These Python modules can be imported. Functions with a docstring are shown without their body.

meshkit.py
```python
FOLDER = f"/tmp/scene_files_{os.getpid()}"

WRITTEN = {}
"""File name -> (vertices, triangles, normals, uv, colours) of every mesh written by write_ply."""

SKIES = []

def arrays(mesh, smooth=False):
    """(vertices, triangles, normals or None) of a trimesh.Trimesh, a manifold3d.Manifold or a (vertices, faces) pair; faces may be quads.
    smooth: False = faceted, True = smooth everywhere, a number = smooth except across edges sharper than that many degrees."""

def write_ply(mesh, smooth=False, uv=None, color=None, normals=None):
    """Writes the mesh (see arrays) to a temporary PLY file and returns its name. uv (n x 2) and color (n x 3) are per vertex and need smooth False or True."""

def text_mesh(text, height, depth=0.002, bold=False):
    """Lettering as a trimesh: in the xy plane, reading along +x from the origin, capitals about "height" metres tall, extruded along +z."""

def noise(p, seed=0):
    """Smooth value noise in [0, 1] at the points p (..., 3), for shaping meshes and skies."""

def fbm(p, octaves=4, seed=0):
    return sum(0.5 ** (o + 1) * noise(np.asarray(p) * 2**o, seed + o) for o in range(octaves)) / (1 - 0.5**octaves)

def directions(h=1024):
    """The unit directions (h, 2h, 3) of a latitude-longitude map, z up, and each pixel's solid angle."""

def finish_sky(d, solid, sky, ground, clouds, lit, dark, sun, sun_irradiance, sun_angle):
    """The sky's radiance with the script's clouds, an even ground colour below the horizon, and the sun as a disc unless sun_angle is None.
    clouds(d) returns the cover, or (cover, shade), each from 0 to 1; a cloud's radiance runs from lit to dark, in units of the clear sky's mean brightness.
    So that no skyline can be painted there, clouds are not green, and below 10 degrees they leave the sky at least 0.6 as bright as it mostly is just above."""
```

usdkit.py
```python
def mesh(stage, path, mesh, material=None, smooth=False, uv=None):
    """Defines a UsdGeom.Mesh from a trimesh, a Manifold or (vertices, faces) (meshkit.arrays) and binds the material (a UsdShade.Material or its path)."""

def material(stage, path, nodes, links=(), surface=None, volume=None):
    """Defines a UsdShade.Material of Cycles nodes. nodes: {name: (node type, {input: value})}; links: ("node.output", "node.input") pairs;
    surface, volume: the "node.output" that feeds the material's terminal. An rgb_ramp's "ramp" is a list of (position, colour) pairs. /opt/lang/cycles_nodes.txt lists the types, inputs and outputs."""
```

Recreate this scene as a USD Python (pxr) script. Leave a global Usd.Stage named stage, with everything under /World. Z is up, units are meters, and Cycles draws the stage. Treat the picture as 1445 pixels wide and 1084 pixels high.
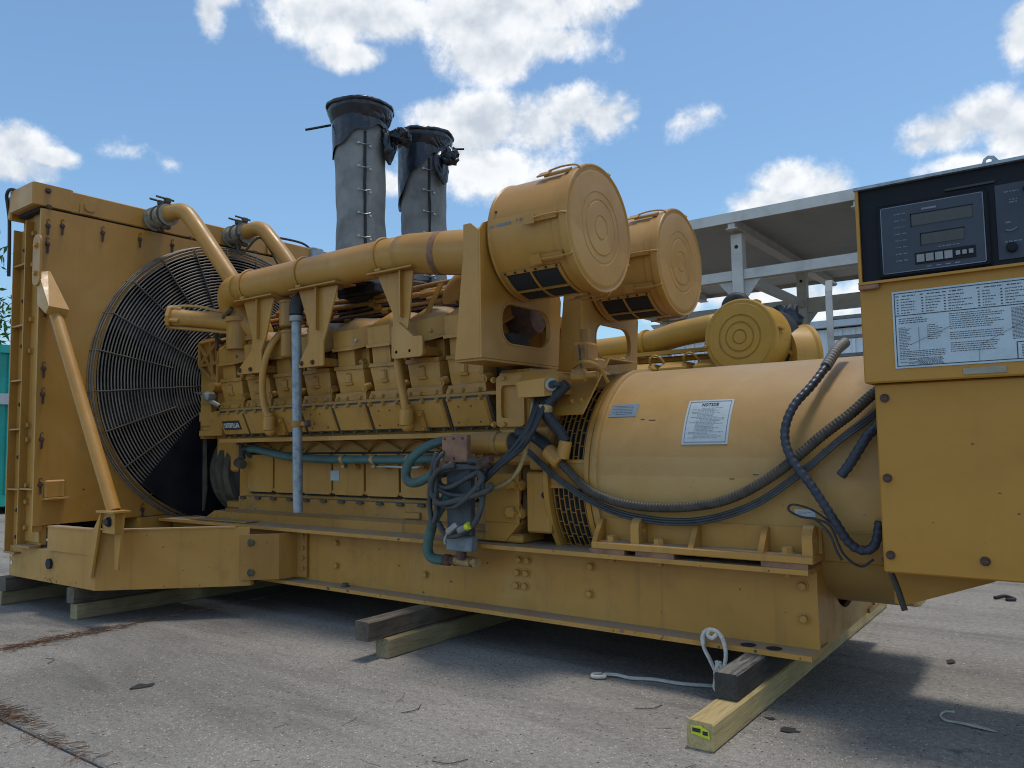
import math, random, numpy as np, trimesh, usdkit, meshkit
from pxr import Usd, UsdGeom, UsdLux, UsdShade, Gf, Sdf
from shapely.geometry import Polygon, Point, box as sbox
from shapely import affinity

stage = Usd.Stage.CreateInMemory()
UsdGeom.SetStageUpAxis(stage, UsdGeom.Tokens.z)
UsdGeom.SetStageMetersPerUnit(stage, 1.0)
W = UsdGeom.Xform.Define(stage, '/World')
stage.SetDefaultPrim(W.GetPrim())
UsdGeom.Scope.Define(stage, '/World/Looks')
rng = random.Random(7)
nrg = np.random.default_rng(7)
PI = math.pi

# ------------------------------------------------------------------ camera, sky, sun, exposure
RIGHT, UP, BACK = (0.8051, 0.5929, -0.0174), (0.0578, -0.0495, 0.9971), (0.5904, -0.8038, -0.0745)
EYE = (0.97, -3.402, 1.15)
cam = UsdGeom.Camera.Define(stage, '/World/camera')
cam.AddTransformOp().Set(Gf.Matrix4d(*RIGHT, 0, *UP, 0, *BACK, 0, *EYE, 1))
cam.CreateHorizontalApertureAttr(36.0); cam.CreateVerticalApertureAttr(27.0)
cam.CreateFocalLengthAttr(27.27)
cam.CreateClippingRangeAttr(Gf.Vec2f(0.05, 2000))
cam.CreateExposureAttr(0.18)

SUN_EL, SUN_AZ = math.radians(82), math.atan2(0.8, 1.0)
sun_dir = np.array([math.cos(SUN_EL) * math.sin(SUN_AZ), math.cos(SUN_EL) * math.cos(SUN_AZ), math.sin(SUN_EL)])
SKY_STRENGTH, SUN_INTENSITY, SUN_ANGLE = 0.145, 0.48, 9.0

def sky_material():
    N, Lk = {}, []
    N['tc'] = ('texture_coordinate', {})
    N['sky'] = ('sky_texture', {'sky_type': 'single_scattering', 'sun_disc': False, 'sun_elevation': SUN_EL, 'sun_rotation': SUN_AZ, 'aerosol_density': 1.6, 'air_density': 1.0, 'ozone_density': 2.0})
    N['sep'] = ('separate_xyz', {}); Lk.append(('tc.generated', 'sep.vector'))
    # cloud layer coordinates: the direction projected on a flat layer
    N['zz'] = ('math', {'math_type': 'add', 'value2': 0.16}); Lk.append(('sep.z', 'zz.value1'))
    N['zc'] = ('math', {'math_type': 'maximum', 'value2': 0.05}); Lk.append(('zz.value', 'zc.value1'))
    N['px'] = ('math', {'math_type': 'divide'}); N['py'] = ('math', {'math_type': 'divide'})
    Lk += [('sep.x', 'px.value1'), ('zc.value', 'px.value2'), ('sep.y', 'py.value1'), ('zc.value', 'py.value2')]
    N['pp'] = ('combine_xyz', {}); Lk += [('px.value', 'pp.x'), ('py.value', 'pp.y'), ('sep.z', 'pp.z')]
    N['n1'] = ('noise_texture', {'scale': 9.0, 'detail': 12.0, 'roughness': 0.66, 'distortion': 0.1}); Lk.append(('tc.generated', 'n1.vector'))
    N['up'] = ('vector_math', {'math_type': 'add', 'vector2': (0.0, 0.0, 0.016)}); Lk.append(('tc.generated', 'up.vector1'))
    N['n3'] = ('noise_texture', {'scale': 9.0, 'detail': 5.0, 'roughness': 0.55, 'distortion': 0.1}); Lk.append(('up.vector', 'n3.vector'))
    N['n4'] = ('noise_texture', {'scale': 9.0, 'detail': 5.0, 'roughness': 0.55, 'distortion': 0.1}); Lk.append(('tc.generated', 'n4.vector'))
    N['n2'] = ('noise_texture', {'scale': 7.0, 'detail': 6.0, 'roughness': 0.6}); Lk.append(('tc.generated', 'n2.vector'))
    # cumulus heaps: azimuth, elevation (degrees), half width, half height, amount
    blobs = [(-49.3, 29.1, 3.7, 1.9, 1.0), (-44.6, 29.6, 5.2, 2.1, 1.0), (-39.2, 29.8, 5.7, 2.5, 1.0), (-33.2, 29.9, 4.2, 2.1, 1.0), (-37.6, 27.2, 3.9, 1.7, 1.0), (-32.2, 27.9, 2.9, 1.5, 0.95), (-47.8, 26.9, 2.6, 1.1, 0.95), (-42.0, 23.3, 2.2, 1.3, 0.95), (-38.2, 22.6, 4.5, 2.1, 1.0), (-33.9, 22.3, 4.0, 2.3, 1.0), (-31.8, 23.6, 2.7, 1.8, 1.0), (-29.1, 22.8, 2.4, 1.6, 0.95), (-37.2, 20.0, 6.0, 1.9, 0.95), (-27.3, 22.9, 1.2, 0.7, 0.7), (-23.1, 22.2, 4.2, 2.0, 0.2), (-21.3, 22.6, 2.6, 1.4, 0.15), (-16.2, 17.6, 2.2, 1.4, 1.0), (-17.7, 16.3, 2.7, 1.2, 0.95), (-13.9, 16.6, 2.0, 1.6, 0.95), (-15.8, 15.4, 3.5, 1.4, 0.9), (-6.0, 18.9, 2.8, 1.5, 1.0), (-4.0, 19.5, 2.2, 1.6, 1.0), (-2.1, 18.1, 2.8, 2.4, 1.0), (-7.6, 18.5, 1.6, 0.9, 0.85), (-5.3, 17.0, 3.3, 1.1, 0.8), (-2.0, 23.2, 1.0, 1.4, 0.9), (-1.4, 24.3, 1.4, 1.1, 0.8), (-69.5, 18.7, 1.9, 1.3, 1.0), (-67.5, 18.3, 1.5, 0.7, 0.85), (-70.2, 17.3, 3.0, 1.2, 0.9), (-72.4, 17.7, 2.1, 2.0, 1.0), (-63.0, 19.4, 4.0, 1.8, 0.08), (-60.2, 18.9, 3.6, 1.6, 0.04), (-58.0, 28.4, 1.0, 1.7, 0.75), (-57.8, 29.6, 1.5, 1.0, 0.8), (-18.8, 10.9, 4.2, 2.0, 0.9), (-14.7, 9.1, 4.0, 1.9, 0.9), (-24.3, 9.7, 3.0, 1.5, 0.8), (-44.7, 18.7, 3.0, 1.2, 0.6), (-27.3, 30.0, 1.8, 0.8, 0.45),
             (28, 21, 10, 4, 1), (55, 16, 9, 3, 1), (85, 24, 12, 4.5, 1), (120, 18, 10, 3.5, 1), (150, 30, 12, 4, 1), (-165, 20, 11, 4, 1), (-130, 26, 12, 4.5, 1), (-100, 17, 9, 3.2, 1),
             (-120, 50, 14, 7, .9), (20, 48, 13, 6, .9), (100, 52, 14, 7, .9), (-55, 55, 10, 5, .8)]
    prev = None
    for i, (az, el, a, b, amt) in enumerate(blobs):
        az, el, a, b = [math.radians(t) for t in (az, el, a, b)]
        c = np.array([math.cos(el) * math.sin(az), math.cos(el) * math.cos(az), math.sin(el)])
        t1 = np.array([math.cos(az), -math.sin(az), 0]); t2 = np.cross(t1, c)
        for k, v in (('u', t1 / a), ('v', t2 / b), ('w', -c * 60)):
            N[f'd{k}{i}'] = ('vector_math', {'math_type': 'dot_product', 'vector2': tuple(v)}); Lk.append(('tc.generated', f'd{k}{i}.vector1'))
        N[f'm{i}'] = ('math', {'math_type': 'maximum', 'value2': 0.0}); Lk.append((f'dw{i}.value', f'm{i}.value1'))
        N[f'c{i}'] = ('combine_xyz', {}); Lk += [(f'du{i}.value', f'c{i}.x'), (f'dv{i}.value', f'c{i}.y'), (f'm{i}.value', f'c{i}.z')]
        N[f'l{i}'] = ('vector_math', {'math_type': 'length'}); Lk.append((f'c{i}.vector', f'l{i}.vector1'))
        N[f'g{i}'] = ('math', {'math_type': 'subtract', 'value1': float(amt)}); Lk.append((f'l{i}.value', f'g{i}.value2'))
        if prev is None: prev = f'g{i}.value'
        else:
            N[f's{i}'] = ('math', {'math_type': 'smoothmax', 'value3': 0.15}); Lk += [(prev, f's{i}.value1'), (f'g{i}.value', f's{i}.value2')]
            prev = f's{i}.value'
    N['floor'] = ('math', {'math_type': 'maximum', 'value2': -1.2}); Lk.append((prev, 'floor.value1'))
    N['na'] = ('math', {'math_type': 'multiply_add', 'value2': 3.0, 'value3': -1.28}); Lk.append(('n1.fac', 'na.value1'))
    N['den'] = ('math', {'math_type': 'add'}); Lk += [('floor.value', 'den.value1'), ('na.value', 'den.value2')]
    N['cov'] = ('map_range', {'range_type': 'smoothstep', 'from_min': -0.12, 'from_max': 0.62, 'to_min': 0.0, 'to_max': 0.97, 'clamp': True}); Lk.append(('den.value', 'cov.value'))
    N['dn'] = ('math', {'math_type': 'subtract'}); Lk += [('n3.fac', 'dn.value1'), ('n4.fac', 'dn.value2')]
    N['sh1'] = ('map_range', {'from_min': -0.05, 'from_max': 0.09, 'to_min': 0.0, 'to_max': 0.75, 'clamp': True}); Lk.append(('dn.value', 'sh1.value'))
    N['sh2'] = ('map_range', {'range_type': 'smoothstep', 'from_min': 0.5, 'from_max': 1.9, 'to_min': 0.0, 'to_max': 0.6, 'clamp': True}); Lk.append(('den.value', 'sh2.value'))
    N['shade'] = ('math', {'math_type': 'add', 'use_clamp': True}); Lk += [('sh1.result', 'shade.value1'), ('sh2.result', 'shade.value2')]
    N['cl'] = ('mix_color', {'a': CLOUD_LIT, 'b': CLOUD_DARK}); Lk.append(('shade.value', 'cl.fac'))
    N['skyc'] = ('mix_color', {'blend_type': 'multiply', 'fac': 1.0, 'b': SKY_TINT}); Lk.append(('sky.color', 'skyc.a'))
    N['mx'] = ('mix_color', {}); Lk += [('cov.result', 'mx.fac'), ('skyc.result', 'mx.a'), ('cl.result', 'mx.b')]
    N['bg'] = ('background_shader', {'strength': SKY_STRENGTH}); Lk.append(('mx.result', 'bg.color'))
    return usdkit.material(stage, '/World/Looks/sky', N, Lk, surface='bg.background')
CLOUD_LIT, CLOUD_DARK, SKY_TINT = (6.2, 6.3, 6.4), (3.5, 3.9, 4.4), (0.80, 0.985, 1.03)
dome = UsdLux.DomeLight.Define(stage, '/World/sky'); dome.CreateIntensityAttr(1.0)
UsdShade.MaterialBindingAPI.Apply(dome.GetPrim()).Bind(sky_material())
dome.GetPrim().SetCustomDataByKey('kind', 'structure'); dome.GetPrim().SetCustomDataByKey('label', 'blue summer sky with white cumulus clouds')
sun = UsdLux.DistantLight.Define(stage, '/World/sun')
sun.CreateIntensityAttr(SUN_INTENSITY); sun.CreateAngleAttr(SUN_ANGLE); sun.CreateNormalizeAttr(True); sun.CreateColorAttr(Gf.Vec3f(1.0, 0.95, 0.87))
sun.AddTransformOp().Set(Gf.Matrix4d().SetRotate(Gf.Rotation(Gf.Vec3d(0, 0, 1), Gf.Vec3d(*map(float, sun_dir)))))

# ------------------------------------------------------------------ materials
def mat(name, nodes, links, surface='p.BSDF'):
    return usdkit.material(stage, '/World/Looks/' + name, nodes, links, surface=surface)

def plain(name, col, rough=0.5, metal=0.0, var=0.25, scale=9.0, bump=0.15, bscale=40.0, spec=0.5, dark=None, coat=0.0):
    """An even coat with mottling: two noises vary the colour, a third the relief."""
    dk = dark or tuple(c * (1 - var * 1.6) for c in col)
    lt = tuple(min(1, c * (1 + var * 0.5)) for c in col)
    return mat(name, {
        'g': ('geometry', {}),
        'n': ('noise_texture', {'scale': scale, 'detail': 7.0, 'roughness': 0.62}),
        'r': ('rgb_ramp', {'ramp': [(0.28, dk), (0.52, col), (0.75, lt)]}),
        'b': ('noise_texture', {'scale': bscale, 'detail': 4.0}),
        'rr': ('map_range', {'from_min': 0.3, 'from_max': 0.7, 'to_min': max(0.05, rough - 0.1), 'to_max': min(1, rough + 0.12)}),
        'bm': ('bump', {'strength': bump, 'distance': 0.004}),
        'p': ('principled_bsdf', {'metallic': metal, 'specular_ior_level': spec, 'coat_weight': coat})},
        [('g.position', 'n.vector'), ('g.position', 'b.vector'), ('n.fac', 'r.fac'), ('r.color', 'p.base_color'), ('n.fac', 'rr.value'), ('rr.result', 'p.roughness'), ('b.fac', 'bm.height'), ('bm.normal', 'p.normal')])

def paint(name, col, fade, dust=0.85, rust=0.665, grime=0.45, rough=0.42):
    """Old machine enamel: faded patches, rain streaks, grime, rust flecks where it chipped and dust lying on the upward faces."""
    return mat(name, {
        'g': ('geometry', {}),
        'nl': ('noise_texture', {'scale': 1.7, 'detail': 8.0, 'roughness': 0.6, 'distortion': 0.6}),
        'rl': ('rgb_ramp', {'ramp': [(0.3, tuple(c * 0.86 for c in col)), (0.5, col), (0.72, fade)]}),
        'ms': ('mapping', {'scale': (9.0, 9.0, 0.55)}),
        'ns': ('noise_texture', {'scale': 1.6, 'detail': 6.0, 'roughness': 0.65}),
        'rs': ('map_range', {'from_min': 0.55, 'from_max': 0.8, 'to_min': 0.0, 'to_max': grime, 'clamp': True}),
        'mst': ('mix_color', {'b': (0.12, 0.068, 0.025)}),
        'ng': ('noise_texture', {'scale': 5.5, 'detail': 10.0, 'roughness': 0.68}),
        'rg': ('map_range', {'from_min': 0.56, 'from_max': 0.78, 'to_min': 0.0, 'to_max': grime, 'clamp': True}),
        'mg': ('mix_color', {'b': (0.13, 0.075, 0.028)}),
        'nr': ('noise_texture', {'scale': 23.0, 'detail': 8.0, 'roughness': 0.7}),
        'rr': ('map_range', {'from_min': rust, 'from_max': rust + 0.05, 'to_min': 0.0, 'to_max': 0.9, 'clamp': True}),
        'mr': ('mix_color', {'b': (0.085, 0.032, 0.016)}),
        'sx': ('separate_xyz', {}),
        'up': ('map_range', {'from_min': 0.72, 'from_max': 0.98, 'to_min': 0.0, 'to_max': dust, 'clamp': True}),
        'nd': ('noise_texture', {'scale': 8.0, 'detail': 7.0, 'roughness': 0.6}),
        'rd': ('map_range', {'from_min': 0.3, 'from_max': 0.6, 'to_min': 0.5, 'to_max': 1.0, 'clamp': True}),
        'du': ('math', {'math_type': 'multiply'}),
        'md': ('mix_color', {'b': (0.29, 0.255, 0.205)}),
        'nb': ('noise_texture', {'scale': 45.0, 'detail': 5.0}),
        'bm': ('bump', {'strength': 0.12, 'distance': 0.004}),
        'ro': ('map_range', {'from_min': 0.3, 'from_max': 0.7, 'to_min': rough - 0.08, 'to_max': rough + 0.2, 'clamp': True}),
        'p': ('principled_bsdf', {'specular_ior_level': 0.45})},
        [('g.position', 'nl.vector'), ('nl.fac', 'rl.fac'), ('g.position', 'ms.vector'), ('ms.vector', 'ns.vector'), ('ns.fac', 'rs.value'), ('rs.result', 'mst.fac'), ('rl.color', 'mst.a'),
         ('g.position', 'ng.vector'), ('ng.fac', 'rg.value'), ('rg.result', 'mg.fac'), ('mst.result', 'mg.a'), ('g.position', 'nr.vector'), ('nr.fac', 'rr.value'), ('rr.result', 'mr.fac'), ('mg.result', 'mr.a'),
         ('g.normal', 'sx.vector'), ('sx.z', 'up.value'), ('g.position', 'nd.vector'), ('nd.fac', 'rd.value'), ('up.result', 'du.value1'), ('rd.result', 'du.value2'), ('du.value', 'md.fac'), ('mr.result', 'md.a'),
         ('md.result', 'p.base_color'), ('ng.fac', 'ro.value'), ('ro.result', 'p.roughness'), ('g.position', 'nb.vector'), ('nb.fac', 'bm.height'), ('bm.normal', 'p.normal')])

YEL, FADE = (0.385, 0.184, 0.032), (0.42, 0.226, 0.058)
M = {}
M['paint'] = paint('yellow_enamel', YEL, FADE)
M['smooth'] = paint('yellow_enamel_clean', YEL, FADE, dust=0.25, rust=0.735, grime=0.16, rough=0.36)
M['cab'] = paint('yellow_enamel_cabinet', (0.37, 0.168, 0.018), (0.39, 0.19, 0.028), dust=0.4, rust=0.76, grime=0.12, rough=0.5)
M['gen'] = paint('yellow_enamel_sunned', (0.375, 0.210, 0.062), (0.41, 0.252, 0.095), dust=0.3, rust=0.73, grime=0.2, rough=0.42)
M['greasy'] = paint('yellow_enamel_greasy', (0.30, 0.138, 0.022), (0.35, 0.175, 0.040), dust=0.75, rust=0.64, grime=0.75, rough=0.4)
M['far'] = paint('yellow_enamel_far', (0.42, 0.215, 0.024), FADE, dust=0.3, rust=0.72, grime=0.2)
M['rust'] = plain('rusted_iron', (0.085, 0.042, 0.028), 0.85, var=0.45, scale=18, bump=0.5)
M['plate'] = plain('rusty_plate', (0.22, 0.105, 0.055), 0.75, var=0.5, scale=9, dark=(0.06, 0.022, 0.02), bump=0.3)
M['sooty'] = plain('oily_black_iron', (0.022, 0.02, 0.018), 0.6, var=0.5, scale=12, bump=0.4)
M['dirtyiron'] = plain('dirty_dark_iron', (0.07, 0.056, 0.036), 0.7, var=0.5, scale=9, bump=0.4)
M['wire'] = plain('grimy_wire', (0.19, 0.155, 0.125), 0.5, var=0.35, scale=6, metal=0.3, bump=0.1)
M['void'] = plain('black_interior', (0.012, 0.012, 0.012), 0.8, var=0.3)
M['rubber'] = plain('black_rubber', (0.018, 0.02, 0.024), 0.5, var=0.35, scale=14, bump=0.25)
M['tape'] = plain('taped_cable', (0.022, 0.028, 0.042), 0.42, var=0.3, scale=30, bump=0.3)
M['conduit'] = plain('worn_black_conduit', (0.045, 0.034, 0.022), 0.6, var=0.5, scale=20, bump=0.3)
M['greyhose'] = plain('ribbed_grey_hose', (0.17, 0.165, 0.155), 0.6, var=0.2)
M['green'] = plain('green_hose_rubber', (0.045, 0.098, 0.088), 0.5, var=0.3, scale=10, dark=(0.035, 0.05, 0.042))
M['hose'] = plain('blue_grey_hose', (0.042, 0.043, 0.042), 0.5, var=0.4, scale=16)
M['galv'] = plain('galvanized_steel', (0.29, 0.325, 0.345), 0.5, metal=0.45, var=0.3, scale=22, bump=0.1)
M['steel'] = plain('dull_steel', (0.28, 0.27, 0.25), 0.45, metal=0.6, var=0.3)
M['brass'] = plain('dirty_brass', (0.33, 0.22, 0.09), 0.45, metal=0.3, var=0.4, scale=20)
M['heater'] = plain('flaking_grey_black_casing', (0.055, 0.062, 0.07), 0.55, var=0.6, scale=16, dark=(0.016, 0.018, 0.022), bump=0.4)
M['heaterend'] = plain('grey_cast_end', (0.15, 0.175, 0.19), 0.6, var=0.35, scale=30)
M['cloth'] = plain('grey_insulation_cloth', (0.205, 0.20, 0.188), 0.9, var=0.25, scale=5, bump=0.9, bscale=16, spec=0.2)
M['bag'] = plain('black_plastic_film', (0.006, 0.007, 0.011), 0.24, var=0.2, bump=0.5, bscale=22, spec=0.6)
M['tie'] = plain('wire_hook', (0.36, 0.35, 0.32), 0.4, metal=0.5)
M['panelblack'] = plain('black_panel', (0.007, 0.007, 0.010), 0.5, var=0.4, scale=6, spec=0.22)
M['panelblue'] = plain('blue_grey_overlay', (0.040, 0.046, 0.060), 0.5, var=0.2, scale=5, bump=0.03, spec=0.3)
M['tagbeige'] = plain('faded_tag', (0.26, 0.22, 0.16), 0.6)
M['dirtygalv'] = plain('dusty_coupling', (0.22, 0.185, 0.13), 0.6, var=0.4, scale=14)
M['lcd'] = plain('lcd_glass', (0.046, 0.043, 0.035), 0.4, var=0.12, bump=0.0)
M['key'] = plain('grey_keys', (0.21, 0.21, 0.20), 0.5, var=0.15)
M['inklight'] = plain('pale_print', (0.14, 0.16, 0.20), 0.6, var=0.3)
M['paper'] = plain('white_label', (0.37, 0.42, 0.44), 0.45, var=0.10, scale=12, bump=0.05)
M['bluepaper'] = plain('grey_blue_label', (0.17, 0.22, 0.27), 0.45, var=0.12, bump=0.05)
M['ink'] = plain('black_print', (0.018, 0.022, 0.032), 0.6, var=0.1)
M['midink'] = plain('grey_print', (0.13, 0.16, 0.19), 0.6, var=0.15)
M['rung'] = plain('shaded_rung_steel', (0.13, 0.13, 0.125), 0.6)  # dark tone puts the underside shade into the whole rung colour
M['white'] = plain('white_enamel', (0.62, 0.60, 0.55), 0.5, var=0.15)
M['yellowtag'] = plain('yellow_tag', (0.52, 0.55, 0.02), 0.5, var=0.2, scale=60)
M['shed'] = plain('shed_white_paint', (0.47, 0.445, 0.40), 0.55, var=0.16, scale=5, bump=0.15)
M['shedsheet'] = plain('shed_grey_sheet', (0.33, 0.325, 0.305), 0.6, var=0.16, scale=3)
M['bldg'] = plain('white_cladding', (0.55, 0.57, 0.58), 0.6, var=0.06, scale=1)
M['bldgtrim'] = plain('grey_trim', (0.36, 0.38, 0.39), 0.6, var=0.1)
M['dark'] = plain('dark_opening', (0.05, 0.052, 0.06), 0.8, var=0.2)
M['teal'] = plain('turquoise_container', (0.012, 0.30, 0.25), 0.45, var=0.15, scale=2)
M['rope'] = plain('pale_cotton_rope', (0.50, 0.475, 0.42), 0.9, var=0.2, scale=60, bump=0.8, bscale=300)
M['bark'] = plain('bark', (0.075, 0.055, 0.042), 0.9, var=0.4, bump=0.8)
M['needle'] = plain('dry_pine_needle', (0.17, 0.075, 0.03), 0.8, var=0.4, scale=50)
M['scrap'] = plain('dark_scrap', (0.022, 0.02, 0.02), 0.8, var=0.3)
M['twig'] = plain('twig', (0.09, 0.065, 0.045), 0.9, var=0.3)
M['leaf'] = mat('leaf', {'o': ('geometry', {}), 'r': ('rgb_ramp', {'ramp': [(0, (0.03, 0.06, 0.018)), (0.6, (0.055, 0.10, 0.028)), (1, (0.10, 0.145, 0.045))]}), 'd': ('principled_bsdf', {'roughness': 0.6, 'specular_ior_level': 0.3}),
    't': ('translucent_bsdf', {'color': (0.09, 0.16, 0.03)}), 'm': ('mix_closure', {'fac': 0.3})},
    [('o.random_per_island', 'r.fac'), ('r.color', 'd.base_color'), ('d.BSDF', 'm.closure1'), ('t.BSDF', 'm.closure2')], 'm.closure')

def wood(name, col, dark, axis=1, rough=0.8, top=None, worn=0.0):
    sc = [14.0, 14.0, 14.0]; sc[axis] = 0.9
    return mat(name, {
        'g': ('geometry', {}), 'm': ('mapping', {'scale': tuple(sc)}),
        'n': ('noise_texture', {'scale': 3.0, 'detail': 8.0, 'roughness': 0.65, 'distortion': 1.6}),
        'r': ('rgb_ramp', {'ramp': [(0.25, dark), (0.5, col), (0.8, tuple(min(1, c * 1.18) for c in col))]}),
        'k': ('noise_texture', {'scale': 4.0, 'detail': 8.0, 'roughness': 0.65}), 'kr': ('map_range', {'from_min': 0.5, 'from_max': 0.72, 'to_min': 0, 'to_max': 0.6, 'clamp': True}),
        'mx': ('mix_color', {'b': dark}), 'sx': ('separate_xyz', {}), 'up': ('map_range', {'from_min': 0.5, 'from_max': 0.9, 'to_min': 0.0, 'to_max': worn, 'clamp': True}),
        'wn': ('map_range', {'from_min': 0.38, 'from_max': 0.62, 'to_min': 0.15, 'to_max': 1.0, 'clamp': True}), 'wm': ('math', {'math_type': 'multiply'}), 'mt': ('mix_color', {'b': top or col}),
        'bm': ('bump', {'strength': 0.6, 'distance': 0.004}),
        'p': ('principled_bsdf', {'roughness': rough, 'specular_ior_level': 0.25})},
        [('g.position', 'm.vector'), ('m.vector', 'n.vector'), ('n.fac', 'r.fac'), ('g.position', 'k.vector'), ('k.fac', 'kr.value'), ('kr.result', 'mx.fac'), ('r.color', 'mx.a'),
         ('g.normal', 'sx.vector'), ('sx.z', 'up.value'), ('n.fac', 'wn.value'), ('up.result', 'wm.value1'), ('wn.result', 'wm.value2'), ('wm.value', 'mt.fac'), ('mx.result', 'mt.a'),
         ('mt.result', 'p.base_color'), ('n.fac', 'bm.height'), ('bm.normal', 'p.normal')])
M['lumber'] = wood('treated_lumber', (0.40, 0.295, 0.135), (0.21, 0.15, 0.075))
M['oldwood'] = wood('weathered_lumber', (0.115, 0.088, 0.064), (0.03, 0.025, 0.02), top=(0.18, 0.15, 0.12), worn=0.6)
M['blackwood'] = wood('tarred_timber', (0.05, 0.042, 0.036), (0.014, 0.013, 0.013), top=(0.24, 0.225, 0.20), worn=0.8)
M['greywood'] = wood('grey_green_lumber', (0.25, 0.195, 0.105), (0.12, 0.095, 0.06))

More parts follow.
